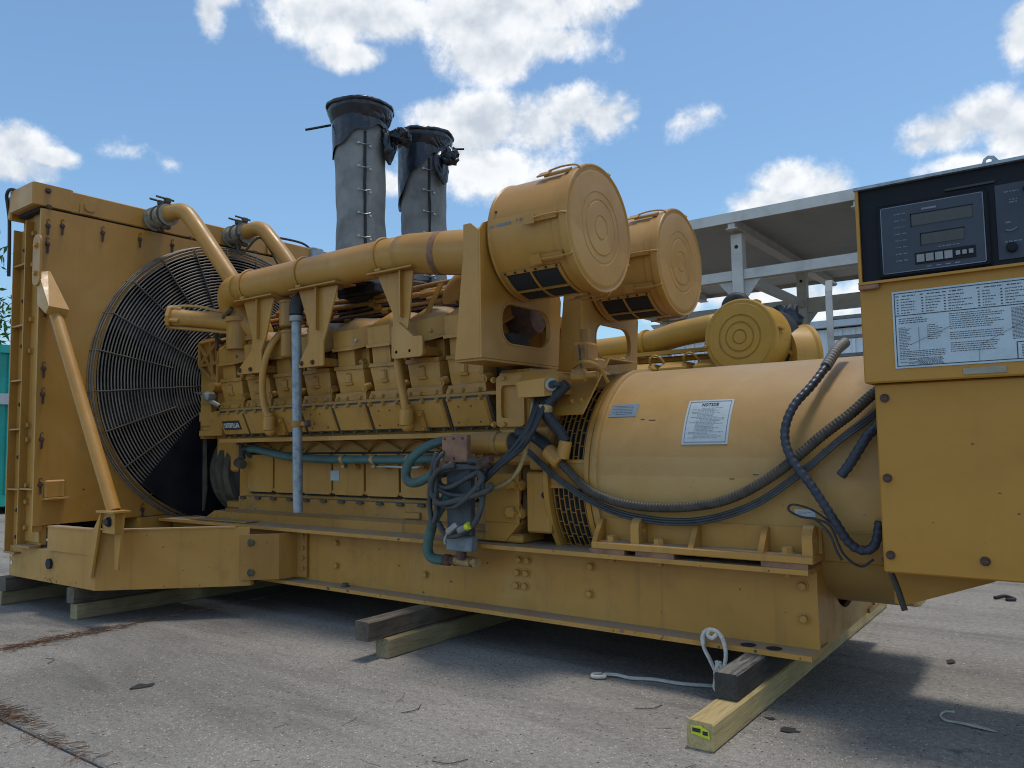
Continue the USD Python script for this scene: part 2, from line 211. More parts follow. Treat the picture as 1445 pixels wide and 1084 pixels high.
def concrete(name, base):
    """Worn concrete: broad tone changes, dragged dark stains, oil spots, and exposed aggregate whose density varies."""
    return mat(name, {
        'g': ('geometry', {}),
        'nl': ('noise_texture', {'scale': 0.42, 'detail': 10.0, 'roughness': 0.66, 'distortion': 0.9}),
        'rl': ('rgb_ramp', {'ramp': [(0.28, tuple(c * 0.50 for c in base)), (0.44, tuple(c * 0.80 for c in base)), (0.58, base), (0.75, tuple(c * 1.18 for c in base))]}),
        'ms': ('mapping', {'scale': (0.30, 1.9, 1.0), 'rotation': (0, 0, 0.45)}),
        'nm': ('noise_texture', {'scale': 2.0, 'detail': 9.0, 'roughness': 0.7, 'distortion': 0.5}),
        'rm': ('map_range', {'from_min': 0.48, 'from_max': 0.74, 'to_min': 0.0, 'to_max': 0.7, 'clamp': True}),
        'mm': ('mix_color', {'b': (0.085, 0.078, 0.072)}),
        'no': ('noise_texture', {'scale': 2.6, 'detail': 6.0, 'roughness': 0.6}),
        'ro': ('map_range', {'from_min': 0.66, 'from_max': 0.74, 'to_min': 0.0, 'to_max': 0.75, 'clamp': True}),
        'mo': ('mix_color', {'b': (0.035, 0.032, 0.03)}),
        'nf': ('noise_texture', {'scale': 38.0, 'detail': 12.0, 'roughness': 0.82}),
        'rf': ('map_range', {'from_min': 0.3, 'from_max': 0.7, 'to_min': 0.48, 'to_max': 1.5}),
        'mf': ('mix_color', {'blend_type': 'multiply', 'fac': 1.0}),
        'ngr': ('noise_texture', {'scale': 150.0, 'detail': 4.0, 'roughness': 0.8}),
        'rgr': ('map_range', {'from_min': 0.3, 'from_max': 0.7, 'to_min': 0.45, 'to_max': 1.55}),
        'mgr': ('mix_color', {'blend_type': 'multiply', 'fac': 1.0}),
        'nden': ('noise_texture', {'scale': 1.6, 'detail': 5.0, 'roughness': 0.7}),
        'den': ('map_range', {'from_min': 0.35, 'from_max': 0.7, 'to_min': 0.97, 'to_max': 0.60, 'clamp': True}),
        'v': ('voronoi_texture', {'scale': 125.0, 'randomness': 1.0}),
        'vs': ('separate_color', {}),
        'vsz': ('math', {'math_type': 'multiply_add', 'value2': 0.34, 'value3': 0.08}),
        'vr': ('math', {'math_type': 'less_than'}),
        'vt': ('math', {'math_type': 'greater_than'}),
        'vm': ('math', {'math_type': 'multiply'}),
        'ac': ('rgb_ramp', {'ramp': [(0, (0.22, 0.18, 0.14)), (0.5, (0.40, 0.36, 0.30)), (1, (0.62, 0.58, 0.52))]}),
        'ma': ('mix_color', {}),
        'v2': ('voronoi_texture', {'scale': 62.0, 'randomness': 1.0}),
        'v2s': ('separate_color', {}),
        'v2z': ('math', {'math_type': 'multiply_add', 'value2': 0.30, 'value3': 0.05}),
        'v2r': ('math', {'math_type': 'less_than'}),
        'v2t': ('math', {'math_type': 'greater_than', 'value2': 0.84}),
        'v2m': ('math', {'math_type': 'multiply'}),
        'mb': ('mix_color', {'b': (0.045, 0.04, 0.036)}),
        'bm': ('bump', {'strength': 0.7, 'distance': 0.006}),
        'p': ('principled_bsdf', {'roughness': 0.85, 'specular_ior_level': 0.22})},
        [('g.position', 'nl.vector'), ('nl.fac', 'rl.fac'), ('g.position', 'ms.vector'), ('ms.vector', 'nm.vector'), ('nm.fac', 'rm.value'), ('rm.result', 'mm.fac'), ('rl.color', 'mm.a'),
         ('g.position', 'no.vector'), ('no.fac', 'ro.value'), ('ro.result', 'mo.fac'), ('mm.result', 'mo.a'),
         ('g.position', 'nf.vector'), ('nf.fac', 'rf.value'), ('mo.result', 'mf.a'), ('rf.result', 'mf.b'),
         ('g.position', 'nden.vector'), ('nden.fac', 'den.value'),
         ('g.position', 'v.vector'), ('v.color', 'vs.color'), ('vs.g', 'vsz.value1'), ('v.distance', 'vr.value1'), ('vsz.value', 'vr.value2'), ('vs.r', 'vt.value1'), ('den.result', 'vt.value2'), ('vr.value', 'vm.value1'), ('vt.value', 'vm.value2'),
         ('vs.b', 'ac.fac'), ('ac.color', 'ma.b'), ('vm.value', 'ma.fac'), ('g.position', 'ngr.vector'), ('ngr.fac', 'rgr.value'), ('mf.result', 'mgr.a'), ('rgr.result', 'mgr.b'), ('mgr.result', 'ma.a'),
         ('g.position', 'v2.vector'), ('v2.color', 'v2s.color'), ('v2s.r', 'v2z.value1'), ('v2.distance', 'v2r.value1'), ('v2z.value', 'v2r.value2'), ('v2s.g', 'v2t.value1'), ('v2r.value', 'v2m.value1'), ('v2t.value', 'v2m.value2'), ('v2m.value', 'mb.fac'), ('ma.result', 'mb.a'),
         ('mb.result', 'p.base_color'), ('nf.fac', 'bm.height'), ('bm.normal', 'p.normal')])
M['concrete'] = concrete('worn_concrete', (0.262, 0.237, 0.208))
M['joint'] = plain('joint_dirt', (0.055, 0.045, 0.035), 0.95, var=0.4, scale=30, bump=0.8)

# ------------------------------------------------------------------ shape helpers
def cat(*ms):
    ms = [m for g in ms for m in (g if isinstance(g, (list, tuple)) else [g])]
    return trimesh.util.concatenate(ms)

def hull(pts):
    return trimesh.convex.convex_hull(np.asarray(pts, float))

def box(x0, x1, y0, y1, z0, z1, c=0.0):
    c = min(c, (x1 - x0) * .45, (y1 - y0) * .45, (z1 - z0) * .45)
    if c <= 0:
        return trimesh.creation.box(bounds=[(x0, y0, z0), (x1, y1, z1)])
    P = []
    for sx in (0, 1):
        for sy in (0, 1):
            for sz in (0, 1):
                X, Y, Z = (x0, x1)[sx], (y0, y1)[sy], (z0, z1)[sz]
                ix, iy, iz = (c, -c)[sx], (c, -c)[sy], (c, -c)[sz]
                P += [(X, Y + iy, Z + iz), (X + ix, Y, Z + iz), (X + ix, Y + iy, Z)]
    return hull(P)

def basis(d):
    d = np.asarray(d, float); d = d / np.linalg.norm(d)
    a = np.array([0, 0, 1.0]) if abs(d[2]) < 0.9 else np.array([1.0, 0, 0])
    u = np.cross(a, d); u /= np.linalg.norm(u)
    return u, np.cross(d, u), d

def lathe(prof, p, d, n=32, cap=True, a0=0.0):
    """prof: (distance along d, radius) pairs."""
    u, v, w = basis(d); p = np.asarray(p, float)
    t = a0 + np.arange(n) / n * 2 * PI
    ring = np.cos(t)[:, None] * u + np.sin(t)[:, None] * v
    V = np.concatenate([p + s * w + max(r, 1e-5) * ring for s, r in prof])
    F = []
    for k in range(len(prof) - 1):
        for i in range(n):
            a, b = k * n + i, k * n + (i + 1) % n
            F += [(a, b, b + n), (a, b + n, a + n)]
    V = list(V)
    if cap:
        for k, rev in ((0, True), (len(prof) - 1, False)):
            c = len(V); V.append(p + prof[k][0] * w)
            for i in range(n):
                a, b = k * n + i, k * n + (i + 1) % n
                F.append((c, b, a) if rev else (c, a, b))
    return trimesh.Trimesh(np.array(V), np.array(F), process=False)

def cyl(p0, p1, r, n=24, r2=None, a0=0.0):
    p0, p1 = np.asarray(p0, float), np.asarray(p1, float)
    return lathe([(0, r), (np.linalg.norm(p1 - p0), r if r2 is None else r2)], p0, p1 - p0, n, a0=a0)

def spline(pts, per=8, closed=False):
    P = np.asarray(pts, float)
    if len(P) < 3: return P
    Q = np.vstack([P[-1], P, P[0], P[1]]) if closed else np.vstack([2 * P[0] - P[1], P, 2 * P[-1] - P[-2]])
    out = []
    for i in range(1, len(Q) - 2):
        for t in np.arange(per) / per:
            a, b, c, d = Q[i - 1:i + 3]
            out.append(0.5 * (2 * b + (c - a) * t + (2 * a - 5 * b + 4 * c - d) * t * t + (3 * b - a - 3 * c + d) * t ** 3))
    if not closed: out.append(P[-1])
    return np.array(out)

def tube(pts, r, n=10, per=8, closed=False, smooth=True, radii=None):
    P = spline(pts, per, closed) if smooth else np.asarray(pts, float)
    m = len(P)
    T = np.roll(P, -1, 0) - np.roll(P, 1, 0) if closed else np.gradient(P, axis=0)
    T /= np.maximum(np.linalg.norm(T, axis=1, keepdims=True), 1e-9)
    u, v, _ = basis(T[0]); V = []
    t = np.arange(n) / n * 2 * PI
    for i in range(m):
        u = u - T[i] * (u @ T[i]); u /= np.linalg.norm(u); v = np.cross(T[i], u)
        rr = r if radii is None else np.interp(i / (m - 1), np.linspace(0, 1, len(radii)), radii)
        V.append(P[i] + rr * (np.cos(t)[:, None] * u + np.sin(t)[:, None] * v))
    V = list(np.concatenate(V)); F = []
    for k in range(m if closed else m - 1):
        for i in range(n):
            a, b = k * n + i, k * n + (i + 1) % n
            c, d = ((k + 1) % m) * n + i, ((k + 1) % m) * n + (i + 1) % n
            F += [(a, b, d), (a, d, c)]
    if not closed:
        for k, rev in ((0, True), (m - 1, False)):
            c = len(V); V.append(P[k])
            for i in range(n):
                a, b = k * n + i, k * n + (i + 1) % n
                F.append((c, b, a) if rev else (c, a, b))
    return trimesh.Trimesh(np.array(V), np.array(F), process=False)

def coil(pts, r, pitch, depth, n=12):
    """A corrugated or taped hose: the radius steps along the run."""
    P = spline(pts, 40)
    s = np.concatenate([[0], np.cumsum(np.linalg.norm(np.diff(P, axis=0), axis=1))])
    k = np.arange(0, s[-1], pitch / 4)
    Q = np.stack([np.interp(k, s, P[:, i]) for i in range(3)], 1)
    return tube(Q, r, n, smooth=False, radii=[r + depth * (0, .8, 1, .2)[i % 4] for i in range(len(Q))])

def prism(poly, axis, a, b):
    """A polygon (list of points or shapely) in the plane across the axis, extruded from a to b. x: (y,z), y: (x,z), z: (x,y)."""
    g = poly if hasattr(poly, 'geom_type') else Polygon(poly)
    if not g.is_valid: g = g.buffer(0)
    if hasattr(g, 'geoms'): g = max((q for q in g.geoms if q.geom_type == 'Polygon'), key=lambda q: q.area)
    m = trimesh.creation.extrude_polygon(g, b - a, engine='earcut')
    V = np.array(m.vertices); F = np.array(m.faces); u, v, w = V[:, 0], V[:, 1], V[:, 2] + a
    if axis == 'x': V = np.stack([w, u, v], 1)
    elif axis == 'y': V, F = np.stack([u, w, v], 1), F[:, ::-1]
    else: V = np.stack([u, v, w], 1)
    return trimesh.Trimesh(V, F, process=False)

def rrect(x0, x1, y0, y1, r):
    return sbox(x0 + r, y0 + r, x1 - r, y1 - r).buffer(r, quad_segs=5)

def bolt(p, d, r=0.018, h=0.016, washer=True):
    p = np.asarray(p, float); d = np.asarray(d, float) / np.linalg.norm(d)
    m = [lathe([(0, r), (h * .8, r), (h, r * .82)], p + d * (0.004 if washer else 0), d, 6, a0=rng.uniform(0, 1))]
    if washer: m.append(cyl(p - d * .002, p + d * .004, r * 1.35, 12))
    return cat(m)

def mirror_y(m, yc=0.68):
    V = np.array(m.vertices); V[:, 1] = 2 * yc - V[:, 1]
    return trimesh.Trimesh(V, np.array(m.faces)[:, ::-1], process=False)

def wobble(m, amp, scale, seed=0):
    V = np.array(m.vertices)
    d = np.stack([meshkit.fbm(V * scale + 11.3 * k, 3, seed + k) - .5 for k in range(3)], 1)
    return trimesh.Trimesh(V + d * amp * 2, m.faces, process=False)

def sheet(rects, f, off=0.0, nu=1, nv=1):
    """Flat quads (u0,u1,v0,v1) laid on a surface f(u, v, off) -> xyz."""
    V, F = [], []
    for (u0, u1, v0, v1) in rects:
        b = len(V)
        for j in range(nv + 1):
            for i in range(nu + 1):
                V.append(f(u0 + (u1 - u0) * i / nu, v0 + (v1 - v0) * j / nv, off))
        for j in range(nv):
            for i in range(nu):
                a = b + j * (nu + 1) + i
                F += [(a, a + 1, a + nu + 2), (a, a + nu + 2, a + nu + 1)]
    return trimesh.Trimesh(np.array(V, float), np.array(F), process=False)

def slab_on(f, u0, u1, v0, v1, o0, o1, nu=1, nv=1):
    """A thin closed slab following the surface f between two offsets."""
    t = sheet([(u0, u1, v0, v1)], f, o1, nu, nv); b = sheet([(u0, u1, v0, v1)], f, o0, nu, nv)
    b = trimesh.Trimesh(b.vertices, np.array(b.faces)[:, ::-1], process=False)
    n = (nu + 1) * (nv + 1)
    edge = [i for i in range(nu + 1)] + [j * (nu + 1) + nu for j in range(1, nv + 1)] + [nv * (nu + 1) + i for i in range(nu - 1, -1, -1)] + [j * (nu + 1) for j in range(nv - 1, 0, -1)]
    F = []
    for a, c in zip(edge, edge[1:] + edge[:1]): F += [(a + n, c + n, c), (a + n, c, a)]
    return trimesh.Trimesh(np.vstack([t.vertices, b.vertices]), np.vstack([t.faces, np.array(b.faces) + n, F]), process=False)

def words(u0, u1, v, h, fill=0.75, r=rng):
    """One line of small print: word-long dashes between u0 and u1."""
    out, u, end = [], u0, u0 + (u1 - u0) * fill
    while u < end:
        w = r.uniform(1.2, 5.0) * h
        out.append((u, min(u + w, end), v - h / 2, v + h / 2)); u += w + h * 0.9
    return out

# ------------------------------------------------------------------ scene tree helpers
_used, _base, ROOTS = {}, {}, {}
def numbered(parent, name):
    k = (parent, name); n = _used.get(k, -1) + 1; _used[k] = n
    return name if n == 0 else f'{name}_{n:03d}'

def data(prim, label=None, category=None, group=None, kind=None):
    for k, v in (('label', label), ('category', category), ('group', group), ('kind', kind)):
        if v: prim.SetCustomDataByKey(k, v)

def thing(name, label, category, base=(0, 0, 0), group=None, kind=None):
    p = '/World/' + numbered('/World', name)
    x = UsdGeom.Xform.Define(stage, p); x.AddTranslateOp().Set(Gf.Vec3d(*map(float, base)))
    _base[p] = np.array(base, float)
    data(x.GetPrim(), label, category, group, kind)
    return p

def part(parent, name, mesh, material, smooth=False, label=None, kind=None):
    root = '/'.join(parent.split('/')[:3])
    v, f = np.array(mesh.vertices), np.array(mesh.faces)
    p = parent + '/' + numbered(parent, name)
    m = usdkit.mesh(stage, p, (v - _base[root], f), M[material] if isinstance(material, str) else material, smooth=smooth)
    data(m.GetPrim(), label=label, kind=kind)
    return p

def solo(name, mesh, material, label, category=None, smooth=False, group=None, kind=None, base=None):
    """A thing that is one mesh."""
    v, f = np.array(mesh.vertices), np.array(mesh.faces)
    b = np.array(base if base is not None else [(v[:, 0].min() + v[:, 0].max()) / 2, (v[:, 1].min() + v[:, 1].max()) / 2, v[:, 2].min()]) if kind != 'structure' else np.zeros(3)
    p = '/World/' + numbered('/World', name)
    m = usdkit.mesh(stage, p, (v - b, f), M[material], smooth=smooth)
    m.AddTranslateOp().Set(Gf.Vec3d(*map(float, b)))
    _base[p] = b
    data(m.GetPrim(), label, category, group, kind)
    return p

# ------------------------------------------------------------------ the ground
g = trimesh.creation.box(bounds=[(-400, -300, -0.5), (400, 500, -0.045)])
ground = solo('ground', g, 'joint', 'concrete yard of large worn slabs with exposed aggregate', kind='structure')
def yard_slab(x0, x1, y0, y1):
    c = 0.008; a = 0.007
    return hull([(x0 + a, y0 + a, -0.04), (x1 - a, y0 + a, -0.04), (x0 + a, y1 - a, -0.04), (x1 - a, y1 - a, -0.04), (x0 + a, y0 + a, -c), (x1 - a, y0 + a, -c), (x0 + a, y1 - a, -c), (x1 - a, y1 - a, -c),
                 (x0 + a + c, y0 + a + c, 0), (x1 - a - c, y0 + a + c, 0), (x0 + a + c, y1 - a - c, 0), (x1 - a - c, y1 - a - c, 0)])
XS = [-4.15 + 6.1 * k for k in range(-5, 6)]; YS = [-1.95 + 6.1 * k for k in range(-3, 8)]
for i in range(len(XS) - 1):
    for j in range(len(YS) - 1):
        part(ground, 'slab', yard_slab(XS[i], XS[i + 1], YS[j], YS[j + 1]), 'concrete')
xa, xb, ya, yb = XS[0], XS[-1], YS[0], YS[-1]
ring = Polygon([(-400, -300), (400, -300), (400, 500), (-400, 500)], [[(xa, ya), (xb, ya), (xb, yb), (xa, yb)]])
part(ground, 'far_paving', prism(ring, 'z', -0.04, 0.0), 'concrete')

# ------------------------------------------------------------------ the generating set
YC = 0.68
G = thing('diesel_generator_set', 'long yellow diesel generator set nearest the camera, raised on timbers, with control cabinet', 'generator', (-2.5, YC, 0.21))

# skid rails
def ibeam(y0):
    z0, z1, t = 0.211, 0.588, 0.022
    P = [(y0, z0), (y0 + .27, z0), (y0 + .27, z0 + t), (y0 + .145, z0 + t), (y0 + .145, z1 - t), (y0 + .27, z1 - t), (y0 + .27, z1), (y0, z1), (y0, z1 - t), (y0 + .125, z1 - t), (y0 + .125, z0 + t), (y0, z0 + t)]
    return prism(P, 'x', -5.1, 0.0)
rail = part(G, 'skid_rail', ibeam(0.0), 'paint')
part(G, 'skid_rail', ibeam(1.09), 'paint')
for x, z in [(-1.59, .50), (-1.53, .50), (-1.60, .43), (-1.54, .43), (-1.61, .36), (-1.55, .36), (-1.13, .50), (-1.14, .36), (-3.09, .50), (-3.09, .35), (-2.29, .51), (-2.29, .36), (-.06, .50), (-.06, .36)]:
    part(rail, 'bolt', bolt((x, .125, z), (0, -1, 0), .019, .018), 'paint')
for x in (-0.97, -0.71, -0.10):
    part(rail, 'bolt', bolt((x, .06, .566), (0, 0, -1), .02, .02), 'paint')
part(rail, 'bolt', bolt((-2.95, .07, .233), (0, 0, 1), .024, .018), 'dirtyiron', label='loose greyed bolt on the lower flange')
for x in (-0.285, -0.171):
    part(rail, 'flange_hole', lathe([(0, .030), (.002, .034), (.0025, .024), (.001, .001)], (x, .045, .2331), (0, 0, 1), 20), 'void')
endp = Polygon([(.146, .212), (1.214, .212), (1.214, .585), (.146, .585)]).difference(Point(.68, .62).buffer(.30))
part(G, 'end_plate', prism(endp, 'x', -.035, -.012), 'paint')
for x in (-1.35, -2.6, -3.8, -4.9):
    part(G, 'cross_member', box(x - .08, x + .08, .146, 1.214, .25, .56), 'greasy')

# wide radiator foot with the splayed outrigger arms
def outrigger(sy):
    P = [(-5.64, -.87), (-4.38, -.835), (-3.71, -.24), (-3.64, -.16), (-3.64, -.135), (-5.64, -.135)]
    low = prism(P, 'z', .212, .44)
    up = prism([(-5.02, -.868), (-4.38, -.835), (-3.71, -.24), (-3.645, -.165), (-3.665, -.155), (-3.73, -.225), (-4.39, -.81), (-5.02, -.84)], 'z', .44, .602)
    lip = prism([(-5.02, -.872), (-4.377, -.839), (-3.703, -.24), (-3.73, -.20), (-4.4, -.77), (-5.02, -.80)], 'z', .602, .612)
    m = cat(low, up, lip)
    return m if sy < 0 else mirror_y(m)
ob = part(G, 'outrigger', outrigger(-1), 'paint'); part(G, 'outrigger', outrigger(1), 'paint')
part(ob, 'drain_hole', cyl((-5.0, -.8715, .345), (-5.0, -.846, .345), .036, 20), 'void')
part(G, 'radiator_foot', box(-5.64, -5.12, -.135, 1.495, .2125, .60), 'paint')
# bolted splice plate between outrigger and rail
d = np.array([.22, .245]) / np.linalg.norm([.22, .245])
sp = prism([(-3.685, -.205), (-3.50, -.03), (-3.47, .10), (-3.38, .1235), (-3.38, .104), (-3.455, .085), (-3.485, -.045), (-3.672, -.219)], 'z', .25, .555)
spl = part(G, 'splice_plate', sp, 'greasy')
for z in (.50, .30):
    part(spl, 'bolt', bolt((-3.62, -.165, z), (.69, -.72, 0), .022, .02), 'dirtyiron')
for z in (.53, .45, .38, .31):
    part(spl, 'bolt', bolt((-3.41, .10, z), (.25, -.97, 0), .012, .012), 'greasy')

# radiator: side frame, fan plate, guard
rad_side = cat(box(-5.64, -5.20, -.84, -.80, .46, 2.955), box(-5.64, -5.20, 2.16, 2.20, .46, 2.955), box(-5.64, -5.60, -.80, 2.16, .46, 2.955))
RF = part(G, 'radiator_frame', rad_side, 'paint')
post = cat(box(-5.20, -5.184, -.905, -.84, .56, 2.945), box(-5.43, -5.20, -.852, -.842, .48, 2.945), box(-5.445, -5.43, -.905, -.842, .44, 2.90))
part(RF, 'side_channel', post, 'paint'); part(RF, 'side_channel', mirror_y(post), 'paint')
part(RF, 'rear_channel', cat(box(-5.655, -5.642, -.905, -.842, .40, 2.86), box(-5.642, -5.445, -.85, -.843, .40, 2.86)), 'paint')
for z in (2.57, 2.10, 1.68, 1.31, .86):
    part(RF, 'rib', box(-5.642, -5.446, -.90, -.851, z - .006, z + .006), 'paint')
part(RF, 'rib', box(-5.429, -5.201, -.90, -.853, .86, .872), 'paint')
part(RF, 'channel_foot', cat(box(-5.655, -5.46, -.91, -.842, .385, .399), box(-5.44, -5.19, -.92, -.842, .445, .459)), 'greasy')
for z in (2.80, 2.56, 2.14, 1.90, 1.34, 1.23, .89, .77, .58):
    part(RF, 'bolt', bolt((-5.40, -.852, z), (0, -1, 0), .021, .02), 'paint')
for z in (2.70, 2.3, 1.95, 1.5, 1.1, .7, .5):
    part(RF, 'bolt', bolt((-5.58, -.85, z), (0, -1, 0), .013, .012), 'dirtyiron')
for z in (.31, .37):
    part(RF, 'foot_hole', cyl((-5.60, -.8735, z), (-5.60, -.868, z), .016, 12), 'white')
hole = Polygon([(-.908, .605), (2.268, .605), (2.268, 2.945), (-.908, 2.945)]).difference(Point(YC, 1.70).buffer(1.165, quad_segs=40))
FP = part(G, 'fan_plate', prism(hole, 'x', -5.182, -5.170), 'smooth')
part(FP, 'fan_shroud', lathe([(0, 1.165), (.10, 1.16), (.36, 1.2)], (-5.172, YC, 1.70), (-1, 0, 0), 72, cap=False), 'void')
part(FP, 'radiator_core', box(-5.595, -5.575, -.78, 2.14, .5, 2.93), 'void')
for y, z in [(-.76, 2.84), (-.46, 2.85), (-.16, 2.86), (.12, 2.865), (-.86, 2.82), (-.86, 2.68), (-.865, 2.2), (-.865, 1.75), (-.865, 1.56), (-.865, 1.23), (-.865, .9), (-.1, .66), (.45, .66)]:
    m = cat(bolt((-5.168, y, z), (1, 0, 0), .014, .014), box(-5.168, -5.160, y - .008, y + .008, z - .07, z - .01, .003), tube([(-5.166, y - .006, z + .015), (-5.162, y - .010, z + .04), (-5.160, y + .004, z + .048), (-5.160, y + .009, z + .036)], .003, 6, 4))
    part(FP, 'panel_clip', m, 'rust', 30)
part(FP, 'step_bracket', cat(box(-5.168, -5.145, -.84, -.70, .80, .93, .01), box(-5.168, -5.09, -.85, -.69, .79, .802)), 'paint')
# the fan behind the guard
fan = [cyl((-5.42, YC, 1.70), (-5.22, YC, 1.70), .24, 28)]
for k in range(8):
    a = k / 8 * 2 * PI + .2
    u = np.array([0, math.cos(a), math.sin(a)]); v = np.array([0, -math.sin(a), math.cos(a)]); q = np.array([-5.32, YC, 1.70])
    fan.append(hull([q + u * r + v * s * w + np.array([t, 0, 0]) + np.array([s * .07, 0, 0]) for r, w in ((.22, .10), (1.10, .20)) for s in (-1, 1) for t in (0, .006)]))
part(G, 'fan', cat(fan), 'void')
# wire guard: rings on spokes
def guard_x(r): return -5.07 + .035 * (1 - (r / 1.2) ** 2)
rings = []
for k in range(45):
    r = 0.10 + k * .0250
    t = np.arange(112) / 112 * 2 * PI
    rings.append(tube(np.stack([np.full(112, guard_x(r)), YC + r * np.cos(t), 1.70 + r * np.sin(t)], 1), .0062, 5, closed=True, smooth=False))
FG = part(G, 'fan_guard', cat(rings), 'wire', True)
for k in range(24):
    a = (k + .35) / 24 * 2 * PI; r0 = .12 if k % 2 == 0 else .62
    P = [(guard_x(r) + .009, YC + r * math.cos(a), 1.70 + r * math.sin(a)) for r in np.linspace(r0, 1.205, 8)] + [(-5.17, YC + 1.235 * math.cos(a), 1.70 + 1.235 * math.sin(a))]
    part(FG, 'spoke', tube(P, .006, 6, smooth=False), 'dirtyiron', True)
part(FG, 'rim', cat([tube(np.stack([np.full(112, x), YC + r * np.cos(t), 1.70 + r * np.sin(t)], 1), .006, 5, closed=True, smooth=False) for x, r in ((-5.10, 1.222), (-5.13, 1.228), (-5.16, 1.232))]), 'wire', True)
# black film caught over the lower inner part of the guard
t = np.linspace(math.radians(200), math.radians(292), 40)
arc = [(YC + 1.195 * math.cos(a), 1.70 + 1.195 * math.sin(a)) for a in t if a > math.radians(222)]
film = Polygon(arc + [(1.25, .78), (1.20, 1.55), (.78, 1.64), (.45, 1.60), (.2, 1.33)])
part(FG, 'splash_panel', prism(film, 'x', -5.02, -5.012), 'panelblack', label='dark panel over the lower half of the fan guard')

# top tank
TK = part(G, 'top_tank', box(-5.60, -5.195, -.955, 2.30, 2.968, 3.132, .008), 'smooth')
part(TK, 'seam_gap', box(-5.58, -5.21, -.90, 2.25, 2.944, 2.969), 'void')
part(TK, 'end_cover', prism(Polygon([(-5.585, -.962), (-5.20, -.962), (-5.184, -.95), (-5.184, -.70), (-5.196, -.675), (-5.585, -.675)]), 'z', 2.972, 3.137), 'smooth')
part(TK, 'end_post', box(-5.66, -5.607, -.95, -.80, 2.93, 3.12, .012), 'smooth')
part(TK, 'boss', cyl((-5.19, -.555, 3.04), (-5.176, -.555, 3.04), .042, 24), 'smooth', 30)
part(TK, 'boss_pad', prism(Polygon([(-.625, 2.972), (-.625, 3.05), (-.60, 3.09), (-.555, 3.105), (-.51, 3.09), (-.485, 3.05), (-.485, 2.972)]), 'x', -5.196, -5.186), 'smooth')
for y, z in ((-.86, 3.09), (-.85, 2.965), (.30, 2.96), (.95, 2.96)):
    part(TK, 'plug', bolt((-5.183 if y < -.4 else -5.194, y, z), (1, 0, 0), .017, .018), 'rust')
part(TK, 'vent_hose', tube([(-5.50, -.93, 3.13), (-5.56, -.97, 3.15), (-5.63, -.97, 3.12), (-5.65, -.95, 3.02), (-5.67, -.93, 2.9), (-5.68, -.92, 2.5)], .013, 8), 'rubber', True)
part(TK, 'sensor_box', cat(box(-5.30, -5.15, 1.60, 1.74, 3.02, 3.14, .01)), 'galv')
part(TK, 'sensor_lead', tube([(-5.28, 1.20, 3.13), (-5.28, 1.25, 3.18), (-5.28, 1.55, 3.19), (-5.24, 1.66, 3.13)], .012, 8), 'rubber', True)
part(TK, 'lifting_eye', prism(Polygon([(1.08, 2.97), (1.08, 3.07), (1.12, 3.11), (1.18, 3.11), (1.22, 3.07), (1.22, 2.97)]).difference(Point(1.15, 3.05).buffer(.025)), 'x', -5.193, -5.17), 'smooth')
# coolant pipes to the engine with clamped grey couplings
for yy, pts in ((-.03, [(-5.0, -.03, 3.06), (-4.86, -.01, 3.07), (-4.78, .0, 3.045), (-4.70, .02, 2.97), (-4.44, .06, 2.66), (-4.28, .09, 2.46), (-4.22, .12, 2.36)]), (.70, [(-5.0, .70, 3.06), (-4.84, .71, 3.075), (-4.74, .72, 3.045), (-4.66, .73, 2.97), (-4.46, .76, 2.74), (-4.30, .80, 2.5), (-4.25, .82, 2.38)])):
    pp = part(G, 'coolant_pipe', tube(pts, .064, 20, 8), 'smooth', True)
    part(pp, 'coupling', lathe([(-.215, .098), (-.19, .10), (-.185, .082), (-.12, .079), (-.115, .092), (-.09, .092), (-.085, .082), (-.02, .082), (-.015, .09), (.015, .09), (.02, .066)], (-4.98, yy, 3.055), (1, 0, 0), 24), 'dirtygalv', 30)
    for dx in (-.10, .0):
        c = (-4.98 + dx, yy, 3.06)
        m = [cyl((c[0] - .012, c[1], c[2]), (c[0] + .012, c[1], c[2]), .099 if dx < -.1 else .095, 24), box(c[0] - .02, c[0] + .02, c[1] - .03, c[1] + .02, c[2] + .095, c[2] + .135, .006), cyl((c[0], c[1] - .10, c[2] + .13), (c[0], c[1] + .05, c[2] + .125), .009, 8), box(c[0] - .02, c[0] + .02, c[1] - .03, c[1] + .02, c[2] - .125, c[2] - .095, .006)]
        part(pp, 'clamp', cat(m), 'dirtyiron')
part(G, 'bleed_line', tube([(-4.92, .60, 3.02), (-4.97, .61, 2.93), (-4.94, .64, 2.85), (-4.8, .70, 2.98), (-4.74, .75, 2.93), (-4.62, .80, 2.72), (-4.45, .85, 2.5)], .011, 8), 'dirtyiron', True)

